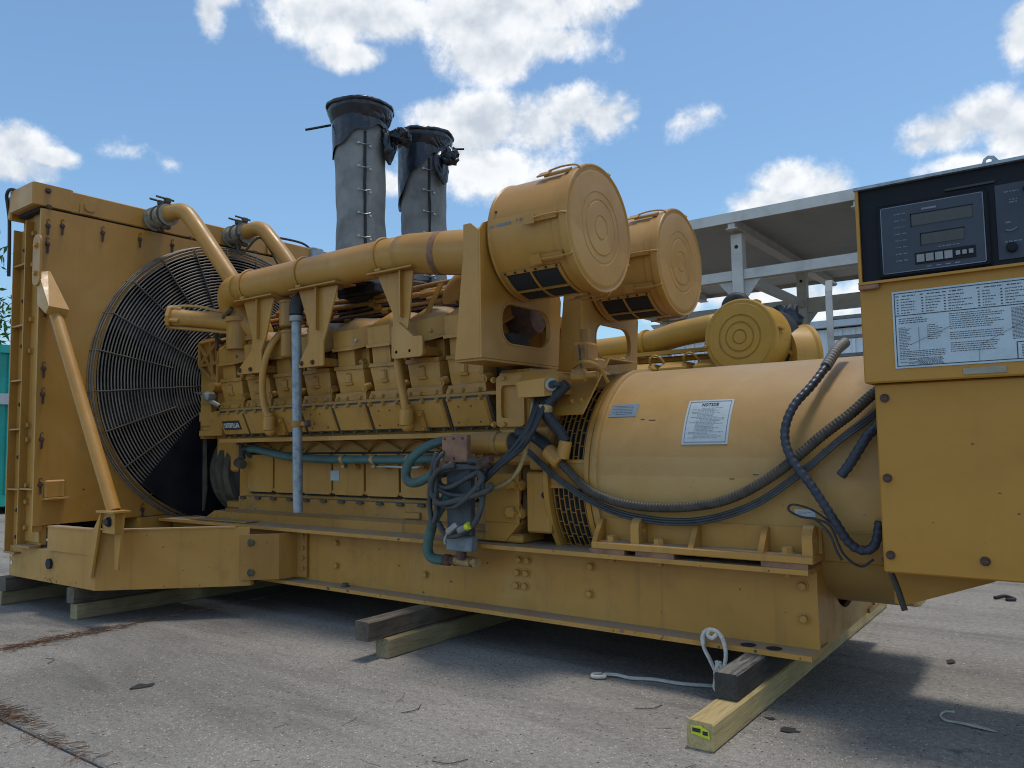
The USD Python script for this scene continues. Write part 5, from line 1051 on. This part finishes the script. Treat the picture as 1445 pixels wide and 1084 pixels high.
# ------------------------------------------------------------------ black plastic tied over the stacks
def bagged(x, y, zt, drop, knot_a, tilt, label, seed):
    n, rows = 150, 70
    a = np.arange(n) / n * 2 * PI; sv = np.arange(rows) / (rows - 1)
    A, S = np.meshgrid(a, sv)
    low = .17 + drop * (.5 + .5 * np.cos(A - tilt)) ** 1.4 + .015 * np.sin(A * 7 + seed)
    Z = zt - S * low
    dz = zt - Z
    dk = np.abs((A - knot_a + PI) % (2 * PI) - PI)                    # angle away from the knot
    R = .232 - .05 * np.clip((dz - .05) / .10, 0, 1) + .012 * np.clip((dz - .24) / .1, 0, 1)
    P3 = np.stack([np.cos(A) * 2.2, np.sin(A) * 2.2, Z * 5], -1)
    f1 = meshkit.fbm(P3 * 1.3, 4, seed) - .5
    # creases run slantwise towards the knot
    ph = (dz - .23) * 60 * np.exp(-dk * .35) / (dk + .35) + A * 5
    crease = np.abs(np.sin(ph * .55 + f1 * 5)) ** .6 - .6
    hang = np.clip((dz - .05) / .06, 0, 1)
    R = R + hang * (.011 * crease + .028 * f1) + .010 * np.exp(-(dk / .5) ** 2) * hang
    R = np.maximum(R, .199 + .010 * f1)
    Z = Z + .010 * (meshkit.fbm(P3 * 2.0, 3, seed + 9) - .5) * (1 - hang)
    V = list(np.stack([x + R * np.cos(A), y + R * np.sin(A), Z], -1).reshape(-1, 3)); F = []
    for j in range(rows - 1):
        for i in range(n):
            p, q = j * n + i, j * n + (i + 1) % n
            F += [(p, q + n, q), (p, p + n, q + n)]
    c = len(V); V.append((x, y, zt + .006))
    for i in range(n): F.append((c, i, (i + 1) % n))
    T = thing('plastic_cover', label, 'plastic cover', (x, y, zt - .3))
    part(T, 'film', trimesh.Trimesh(np.array(V), np.array(F), process=False), 'bag', True)
    rim = [(x + (.228 + .004 * math.sin(3.0 * t + seed) * math.sin(7 * t)) * math.cos(t), y + (.228 + .004 * math.sin(3.0 * t + seed) * math.sin(7 * t)) * math.sin(t), zt - .012 + .003 * math.sin(5 * t + seed)) for t in np.arange(48) / 48 * 2 * PI]
    part(T, 'gathered_rim', wobble(tube(rim, .016, 10, 3, closed=True), .006, 30, seed), 'bag', True)
    u = np.array([math.cos(knot_a), math.sin(knot_a), 0])
    q = np.array([x, y, zt - .21]) + u * .175
    k = lathe([(-.03, .03), (.0, .05), (.03, .052), (.06, .036), (.08, .040), (.12, .058), (.16, .062), (.19, .05), (.205, .02)], q, u + np.array([0, 0, -.18]), 40)
    k = wobble(wobble(k.subdivide(), .03, 14, seed), .028, 38, seed + 4)
    part(T, 'knot', k, 'bag', 50)
    tail = lathe([(0, .03), (.05, .07), (.14, .075), (.20, .06), (.25, .015)], q + u * .03 + np.array([0, 0, .02]), np.array([u[0] * .12, u[1] * .12, -1.0]), 40)
    V2 = np.array(tail.vertices); c2 = V2.mean(0); V2 = c2 + (V2 - c2) - np.outer(((V2 - c2) @ u) * .62, u)
    part(T, 'tail', wobble(wobble(trimesh.Trimesh(V2, tail.faces, process=False).subdivide(), .04, 9, seed + 8), .012, 40, seed), 'bag', 60)
    return T
b1 = bagged(-3.1, .35, 3.56, .20, math.radians(25), math.radians(215), 'black plastic tied over the nearer grey stack, left of the pair', 5)
b2 = bagged(-3.1, 1.01, 3.56, .40, math.radians(-8), math.radians(205), 'black plastic tied over the farther grey stack, right of the pair', 8)
part(b1, 'rod', cyl((-3.22, .18, 3.42), (-3.34, .05, 3.375), .009, 8), 'void'); part(b2, 'rod', cyl((-3.0, 1.14, 3.48), (-2.88, 1.25, 3.485), .008, 8), 'void')

# ------------------------------------------------------------------ timbers under the set
def timber(cx, y0, y1, z0, w, h, mt, label, tag=False, skew=0.0, group=None, name='timber'):
    k_ = max(6, int((y1 - y0) / .12)); c_ = .007
    pr_ = [(-w / 2 + c_, 0), (w / 2 - c_, 0), (w / 2, c_), (w / 2, h - c_), (w / 2 - c_, h), (-w / 2 + c_, h), (-w / 2, h - c_), (-w / 2, c_)]
    V_, F_ = [], []
    for i in range(k_ + 1):
        for px_, pz_ in pr_: V_.append((cx + px_ + rng.uniform(-.0015, .0015), y0 + (y1 - y0) * i / k_ + (rng.uniform(-.003, .003) if i in (0, k_) else 0), z0 + max(.0, pz_ + rng.uniform(-.0015, .0005))))
    for i in range(k_):
        for j in range(8): F_.append((i * 8 + j, i * 8 + (j + 1) % 8, (i + 1) * 8 + (j + 1) % 8, (i + 1) * 8 + j))
    T_ = [t for q in F_ for t in ((q[0], q[2], q[1]), (q[0], q[3], q[2]))] + [(0, j, j + 1) for j in range(1, 7)] + [(k_ * 8, k_ * 8 + j + 1, k_ * 8 + j) for j in range(1, 7)]
    m = trimesh.Trimesh(np.array(V_), np.array(T_), process=False)
    V = np.array(m.vertices); V[:, 0] += (V[:, 1] - y0) * skew
    m = trimesh.Trimesh(V, m.faces, process=False)
    return solo(name, m, mt, label, 'timber', group=group)
B = .104
t1 = timber(-.24, -.615, 2.35, .001, .105, B, 'lumber', 'pale square timber with a yellow end tag, under the right end of the skid', skew=.008)
tg = hull([(-.272, -.6205, .058), (-.20, -.6205, .048), (-.27, -.619, .058), (-.2, -.619, .048), (-.275, -.6205, .086), (-.24, -.6205, .09), (-.205, -.6205, .078), (-.24, -.619, .09)])
part(t1, 'end_tag', tg, 'yellowtag')
part(t1, 'end_tag_print', cat(box(-.268, -.236, -.6222, -.6208, .066, .08), box(-.228, -.208, -.6222, -.6208, .060, .074)), 'scrap')
timber(-.245, -.335, .62, .106, .095, B, 'blackwood', 'blackened old timber stacked on the tagged pale timber under the right end')
timber(-.225, .95, 1.35, .106, .10, B, 'lumber', 'short pale timber packed under the far right corner of the skid')
timber(-2.15, -.38, 1.9, .001, .10, B, 'greywood', 'pale treated timber lowest under the middle of the skid', skew=.012)
timber(-2.19, -.49, 1.5, .106, .10, B, 'oldwood', 'weathered brown timber stacked on the pale one under the middle of the skid', skew=.01)
timber(-4.63, -.855, 1.9, .001, .10, B, 'greywood', 'grey green timber on the concrete below the corner of the splayed outrigger', skew=.06)
timber(-4.66, -.865, 1.5, .106, .10, B, 'oldwood', 'weathered upper timber directly beneath the corner of the splayed outrigger', skew=.06)
timber(-5.66, -.93, 2.2, .001, .11, B, 'greywood', 'grey green timber on the concrete at the far left foot of the radiator')
timber(-5.62, -.92, 2.0, .106, .11, B, 'oldwood', 'weathered upper timber below the radiator foot at the far left')

# rope tied through the flange, and its loose end
rp = tube([(-.475, -.012, .225), (-.470, -.022, .262), (-.445, -.026, .292), (-.405, -.026, .293), (-.375, -.026, .262), (-.362, -.026, .20), (-.372, -.03, .14), (-.385, -.035, .115)], .0095, 8, 8)
rp2 = tube([(-.462, -.024, .285), (-.468, -.02, .22), (-.44, -.018, .16), (-.41, -.03, .115)], .0095, 8, 8)
rp = cat(rp, rp2, tube([(-.43, -.03, .30), (-.44, -.035, .275), (-.42, -.038, .262), (-.40, -.03, .28)], .009, 8, 6))
fray = [tube([(-.395 + rng.uniform(-.014, .014), -.033, .165), (-.39 + rng.uniform(-.026, .026), -.038 + rng.uniform(-.01, .01), .115), (-.385 + rng.uniform(-.034, .034), -.042 + rng.uniform(-.012, .012), .06), (-.37 + rng.uniform(-.03, .03), -.05, .03)], .0065, 5, 4) for _ in range(14)] + [tube([(-.38, -.05, .04), (-.34, -.07, .016), (-.30, -.09, .012)], .008, 6, 4)]
T = thing('rope', 'pale cotton rope looped through the lower skid flange with frayed end', 'rope', (-.45, -.02, .05))
part(T, 'loop', rp, 'rope', True); part(T, 'frayed_end', cat(fray), 'rope', True)
solo('rope', tube([(-1.0, -.02, .012), (-1.03, -.05, .011), (-1.01, -.085, .012), (-.96, -.06, .014), (-.98, -.03, .013), (-.93, -.0, .012), (-.85, .0, .010), (-.75, .04, .010), (-.62, .05, .010), (-.5, .09, .010), (-.40, .13, .010)], .0085, 8, 8), 'rope', 'pale rope lying loose on the concrete under the skid edge', 'rope', True)

# ------------------------------------------------------------------ litter on the concrete
def needles(n, cx, cy, sx, sy, ang):
    ms = []
    for _ in range(n):
        a = rng.gauss(ang, 1.1); l = rng.uniform(.03, .11)
        u, v = rng.gauss(0, sx), rng.gauss(0, sy)
        x = cx + u * math.cos(ang) - v * math.sin(ang); y = cy + u * math.sin(ang) + v * math.cos(ang)
        z = .003 + abs(rng.gauss(0, .006))
        ms.append(tube([(x, y, z), (x + l * .5 * math.cos(a), y + l * .5 * math.sin(a), z + .003), (x + l * math.cos(a + .2), y + l * math.sin(a + .2), z)], .0012, 3, smooth=False))
    return cat(ms)
solo('pine_needles', cat(needles(300, -4.13, -1.2, .28, .045, PI / 2), needles(60, -4.13, -.6, .35, .03, PI / 2), needles(190, -2.98, -1.95, .15, .03, .05), needles(60, -2.4, -1.95, .3, .02, 0), needles(10, -1.2, -.9, .5, .4, .5), needles(8, .1, -.05, .4, .5, .5)), 'needle', 'reddish dry pine needles drifted along the slab joints', kind='stuff')
def scrap(x, y, w, l, seed):
    r = random.Random(seed); pts = [(x + w * math.cos(a) * r.uniform(.5, 1), y + l * math.sin(a) * r.uniform(.5, 1)) for a in np.arange(11) / 11 * 2 * PI]
    m = prism(Polygon(pts).buffer(0), 'z', .002, .0034); m = m.subdivide().subdivide()
    V = np.array(m.vertices); V[:, 2] += .010 * np.maximum(0, meshkit.fbm(np.c_[V[:, :2] * 30, 0 * V[:, 0]], 2, seed) - .45); V[:, :2] += .012 * np.stack([meshkit.fbm(V * 60, 2, seed) - .5, meshkit.fbm(V * 60 + 9, 2, seed) - .5], 1); return trimesh.Trimesh(V, m.faces, process=False)
solo('scrap', scrap(-2.77, -1.37, .05, .07, 1), 'scrap', 'torn black scrap alone on the concrete in the left foreground', 'scrap')
solo('scrap', scrap(-.03, -.24, .045, .04, 2), 'scrap', 'dark flat scrap on the concrete right of the tagged timber', 'scrap')
solo('scrap', scrap(-.13, -.15, .025, .018, 3), 'scrap', 'small dark crumb beside the tagged timber', 'scrap')
solo('scrap', scrap(.36, 1.14, .03, .06, 4), 'scrap', 'little dark scrap in the bright patch below the cabinet', 'scrap')
solo('scrap', cat(tube([(.40, 3.0, .01), (.46, 3.05, .02), (.52, 3.0, .012), (.47, 2.97, .01)], .012, 6)), 'scrap', 'curled dark strip on the concrete far below the cabinet', 'scrap', True)
solo('string', cat(tube([(.47, .33, .005), (.44, .31, .006), (.43, .25, .006), (.455, .20, .006), (.50, .20, .006)], .0042, 6), hull([(.49, .21, .004), (.49, .19, .004), (.56, .208, .004), (.565, .18, .004), (.635, .182, .005), (.635, .165, .005), (.49, .21, .007), (.49, .19, .007), (.56, .208, .007), (.565, .18, .007)])), 'rope', 'white string and tape curled on the concrete at the lower right', 'string', True)
k = 0
for x, y, a, lb in ((-1.45, -.95, 1.1, 'thin curved twig on the concrete in the middle foreground'), (-1.0, -1.25, .2, 'thin dark twig nearest the bottom edge of the picture'), (-3.6, -1.45, 2.3, 'short dark twig on the concrete left of the torn black scrap'), (-.65, -.35, .4, 'fine dark twig on the concrete left of the tagged timber')):
    solo('twig', tube([(x, y, .004), (x + .07 * math.cos(a), y + .07 * math.sin(a), .006), (x + .13 * math.cos(a + .5), y + .13 * math.sin(a + .5), .004)], .002, 5), 'twig', lb, 'twig', True)

# ------------------------------------------------------------------ second generating set behind
G2 = thing('diesel_generator_set', 'second yellow generator set standing behind the first, with frontal round air cleaner', 'generator', (-2.5, 3.9, 0))
def moved(m, dx, dy, dz=0):
    m = m.copy(); m.apply_translation((dx, dy, dz)); return m
e2 = part(G2, 'engine_block', cat(box(-4.6, -1.5, 3.55, 4.5, .55, 1.62, .02)), 'far')
part(G2, 'skid_rail', cat(box(-5.5, -.3, 3.5, 3.75, .0, .45)), 'far'); part(G2, 'skid_rail', cat(box(-5.5, -.3, 4.35, 4.6, .0, .45)), 'far')
part(G2, 'radiator', box(-5.5, -5.0, 3.0, 5.0, .45, 2.1, .02), 'far')
for i in range(8):
    x = -4.50 + .36 * i
    hd = part(G2, 'cylinder_head', box(x, x + .29, 3.52, 3.9, 1.60, 1.76, .02), 'far')
    part(hd, 'rocker_cover', hull([(x, 3.52, 1.76), (x + .29, 3.52, 1.76), (x, 3.9, 1.76), (x + .29, 3.9, 1.76), (x, 3.52, 1.84), (x + .29, 3.52, 1.84), (x, 3.9, 1.84), (x + .29, 3.9, 1.84), (x + .05, 3.6, 1.90), (x + .24, 3.6, 1.90), (x + .05, 3.84, 1.90), (x + .24, 3.84, 1.90)]), 'far')
    part(hd, 'fuel_jumper', tube([(x + .24, 3.6, 1.88), (x + .26, 3.55, 1.94), (x + .32, 3.55, 1.97), (x + .38, 3.58, 1.92), (x + .39, 3.6, 1.86)], .012, 6), 'far', True)
part(G2, 'fuel_rail', cat(box(-4.5, -1.6, 3.68, 3.74, 1.99, 2.03), cyl((-4.5, 3.8, 1.95), (-1.6, 3.8, 1.95), .03, 10)), 'far')
ip2 = part(G2, 'intake_pipe', tube([(-4.4, 3.9, 2.12), (-3.2, 3.9, 2.12), (-2.6, 3.86, 2.14), (-2.2, 3.75, 2.19), (-1.75, 3.68, 2.22)], .125, 24, 5), 'far', True)
part(ip2, 'band', lathe([(-.02, .126), (-.018, .145), (.018, .145), (.02, .126)], (-2.62, 3.86, 2.14), (1, -.12, .06), 24), 'far', 30)
for x in (-4.0, -3.2, -2.7): part(ip2, 'support', box(x - .03, x + .03, 3.75, 4.0, 1.84, 2.02), 'far')
dr = lathe([(0, .12), (.0, .332), (.012, .338), (.04, .338), (.045, .326), (.36, .326), (.37, .12)], (-1.47, 3.40, 2.055), (.10, .995, 0), 64)
A2 = part(G2, 'air_cleaner', dr, 'far', 30)
part(A2, 'lid', lathe([(.03, .345), (.0, .346), (-.008, .335), (-.006, .31), (-.014, .30), (-.014, .205), (-.006, .20), (-.006, .192), (-.014, .187), (-.014, .14), (-.006, .135), (-.006, .128), (-.014, .122), (-.014, .07), (-.006, .066), (-.006, .060), (-.014, .055), (-.014, 0)][::-1], (-1.47, 3.395, 2.055), (.10, .995, 0), 64), 'far', 30)
for a in (10, 65, 190, 300): part(A2, 'latch', box(-1.49 + .345 * math.cos(math.radians(a)), -1.45 + .345 * math.cos(math.radians(a)), 3.40, 3.52, 2.04 + .345 * math.sin(math.radians(a)), 2.07 + .345 * math.sin(math.radians(a)), .006), 'far')
part(A2, 'rubber_sleeve', cyl((-1.43, 3.77, 2.055), (-1.36, 3.95, 2.03), .315, 40), 'rubber', 30)
A3 = part(G2, 'air_cleaner', lathe([(0, .2), (0, .29), (.18, .31), (.20, .325), (.23, .325), (.235, .2)], (-1.25, 3.86, 1.87), (.72, .69, 0), 56), 'far', 30)
part(A3, 'rib', cat(cyl((-1.30, 3.70, 2.12), (-1.05, 3.83, 1.98), .02, 8), cyl((-1.28, 3.66, 2.02), (-1.05, 3.76, 1.86), .02, 8)), 'far', 30)
part(A3, 'latch', box(-1.0, -.93, 3.85, 3.90, 1.99, 2.02, .006), 'far')
part(G2, 'exhaust_elbow', tube([(-1.95, 4.35, 2.1), (-1.95, 4.35, 2.45), (-1.92, 4.35, 2.56), (-1.84, 4.37, 2.60), (-1.76, 4.38, 2.55), (-1.72, 4.4, 2.4)], .055, 14, 6), 'sooty', True)
part(G2, 'turbocharger', cat(box(-2.15, -1.75, 4.2, 4.6, 2.05, 2.36, .05), lathe([(0, .1), (.08, .16), (.2, .15), (.3, .08)], (-1.8, 4.35, 2.25), (1, 0, 0), 20)), 'sooty', 35)
part(G2, 'wrapped_outlet', wobble(lathe([(0, .10), (.05, .14), (.12, .15), (.18, .12), (.24, .13)], (-1.33, 4.35, 2.2), (0, 0, 1), 24), .05, 12), 'bag', 50)
part(G2, 'generator', cyl((-1.3, 4.02, 1.0), (-.3, 4.02, 1.0), .5, 48), 'far', 30)

# ------------------------------------------------------------------ open steel shed behind
SH = thing('open_shed', 'white painted open steel shed with flat sheet roof behind the generator sets', 'shed', (-1, 6.3, 0))
PX, YF, YB = (-4.15, -2.07, 0.6, 2.9), 5.12, 7.6
part(SH, 'roof_sheet', box(-4.5, 3.4, 4.92, 9.2, 3.60, 3.625), 'shedsheet')
part(SH, 'fascia', box(-4.5, 3.4, 4.90, 4.92, 3.545, 3.66), 'shed'); part(SH, 'fascia', box(-4.5, 3.4, 9.2, 9.22, 3.545, 3.66), 'shed')
part(SH, 'fascia', box(-4.52, -4.5, 4.90, 9.22, 3.545, 3.66), 'shed')
for x in (-4.15, -2.07, -.75, .6, 1.8, 2.9):
    part(SH, 'rafter', cat(box(x - .04, x + .04, 4.92, 9.2, 3.49, 3.598), box(x - .065, x + .065, 4.92, 9.2, 3.48, 3.49)), 'shed')
part(SH, 'purlin', box(-4.5, 3.4, 7.55, 7.65, 3.42, 3.479), 'shed')
for x in PX:
    for y in (YF, YB):
        ps = part(SH, 'post', box(x - .065, x + .065, y - .065, y + .065, 0, 3.45, .006), 'shed')
        part(ps, 'gusset', cat(prism([(x - .065, 2.93), (x - .25, 2.93), (x - .065, 2.70)], 'y', y - .01, y + .01), prism([(x + .065, 2.93), (x + .25, 2.93), (x + .065, 2.70)], 'y', y - .01, y + .01)), 'shed')
        part(ps, 'bolt_hole', cyl((x, y - .0665, 3.30), (x, y - .06, 3.30), .022, 12), 'void')
for x0, x1 in zip(PX, PX[1:]):
    part(SH, 'tie_beam', box(x0 + .066, x1 - .066, YF - .04, YF + .04, 2.93, 3.04), 'shed'); part(SH, 'tie_beam', box(x0 + .066, x1 - .066, YB - .04, YB + .04, 2.86, 3.06), 'shed')
for x in PX: part(SH, 'cross_beam', box(x - .04, x + .04, YF + .066, YB - .066, 2.93, 3.03), 'shed')
LD = thing('ladder', 'white steel ladder with hooked top standing before the shed at right', 'ladder', (-.95, 4.75, 0))
for x in (-1.02, -.42):
    rl = part(LD, 'rail', cat(box(x - .032, x + .032, 4.70, 4.725, 0, 2.60, .004), hull([(x + a_, y, z) for a_ in (-.032, .032) for y, z in ((4.70, 2.60), (4.725, 2.60), (4.74, 2.72), (4.76, 2.70))]), box(x - .032, x + .032, 4.75, 4.95, 2.70, 2.725, .004)), 'shed')
    part(rl, 'lower_sleeve', box(x - .036, x + .036, 4.694, 4.699, 1.2, 1.98), 'sooty')
for z in (.4, .6, .8, 1.0, 1.2, 1.4, 1.6, 1.78, 1.95, 2.13, 2.33): part(LD, 'rung', cat(box(-.99, -.45, 4.705, 4.74, z - .018, z + .018, .003)), 'rung')

# ------------------------------------------------------------------ far building, container, trees
BL = thing('warehouse', 'white corrugated metal warehouse far behind the shed', 'warehouse', (-2, 28, 0))
wl = [box(-16, 14, 25.05, 40, 0, 4.9)]
part(BL, 'wall', cat(wl), 'bldg')
part(BL, 'wall_rib', cat([box(x, x + .10, 25.0, 25.05, 2.9, 4.85) for x in np.arange(-15.8, 14, .42)]), 'bldg', kind='stuff')
part(BL, 'roof_edge', cat(box(-16.2, 14.2, 24.8, 40.2, 4.95, 5.2), prism([(24.8, 5.2), (32.5, 6.2), (40.2, 5.2)], 'x', -16.2, 14.2)), 'bldgtrim')
for x in (-6.5, -12, 2): part(BL, 'doorway', box(x - .8, x + 1.4, 24.98, 25.04, 0, 3.7), 'dark')
for x in (-3.6, 6): 
    sd = part(BL, 'shutter_door', box(x - 1.4, x + 1.6, 24.97, 25.04, 0, 3.9), 'bldg')
    for z in np.arange(.3, 3.9, .3): part(sd, 'slat', box(x - 1.4, x + 1.6, 24.945, 24.968, z, z + .04), 'bldgtrim')
CN = thing('shipping_container', 'turquoise shipping container at the left edge behind the radiator', 'container', (-15, 0, 0))
part(CN, 'body', box(-18.4, -15.0, -4.0, 7.0, .15, 3.08), 'teal')
part(CN, 'corrugation', cat([box(-15.0, -14.96, y, y + .14, .35, 2.95) for y in np.arange(-3.85, 6.9, .28)]), 'teal', kind='stuff')
part(CN, 'frame', cat(box(-15.02, -14.94, -4.02, 7.02, 2.95, 3.10), box(-15.02, -14.94, -4.02, 7.02, .14, .34), box(-15.02, -14.94, 6.87, 7.02, .34, 2.95), box(-15.02, -14.94, -4.02, -3.87, .34, 2.95)), 'teal')
part(CN, 'rail_plate', box(-14.96, -14.92, -3.9, 6.9, 2.0, 2.2), 'bldgtrim')

def tree(x, y, h, spread, seed, label, leaves=5200):
    r = random.Random(seed); nr = np.random.default_rng(seed)
    T = thing('pine_tree', label, 'tree', (x, y, 0), group=None)
    tops = [(x + r.uniform(-.1, .1) * k, y + r.uniform(-.1, .1) * k, h * k / 6) for k in range(7)]
    part(T, 'trunk', tube(tops, .2, 10, 4, radii=[.24, .2, .17, .13, .09, .05, .02]), 'bark', True)
    V, F, limbs = [], [], []
    for k in range(46):
        z = h * r.uniform(.25, .98); a = r.uniform(0, 2 * PI); L = spread * (1.15 - .75 * (z / h)) * r.uniform(.6, 1.1)
        p0 = np.array([x, y, z]); p1 = p0 + np.array([math.cos(a) * L, math.sin(a) * L, L * r.uniform(-.05, .35)])
        limbs.append(tube([p0, (p0 + p1) / 2 + np.array([0, 0, -.06 * L]), p1], .04, 5, 3, radii=[.05, .03, .012]))
        for c in range(5):
            q = p0 + (p1 - p0) * (.35 + .65 * c / 4)
            for _ in range(leaves // 110):
                o = nr.normal(0, 1, 3) * np.array([.34, .34, .2]) * (.6 + .5 * L / spread)
                u = nr.normal(0, 1, 3); u /= np.linalg.norm(u); w = np.cross(u, nr.normal(0, 1, 3)); w /= np.linalg.norm(w)
                s = nr.uniform(.06, .15); b = len(V)
                V += [q + o - u * s, q + o + w * s * .28, q + o + u * s, q + o - w * s * .28]; F += [(b, b + 1, b + 2), (b, b + 2, b + 3)]
    part(T, 'limbs', cat(limbs), 'bark', True)
    part(T, 'crown', trimesh.Trimesh(np.array(V), np.array(F), process=False), 'leaf', kind='stuff')
tree(-18.6, 1.55, 8.6, 2.4, 11, 'green tree rising behind the turquoise container at the left edge')
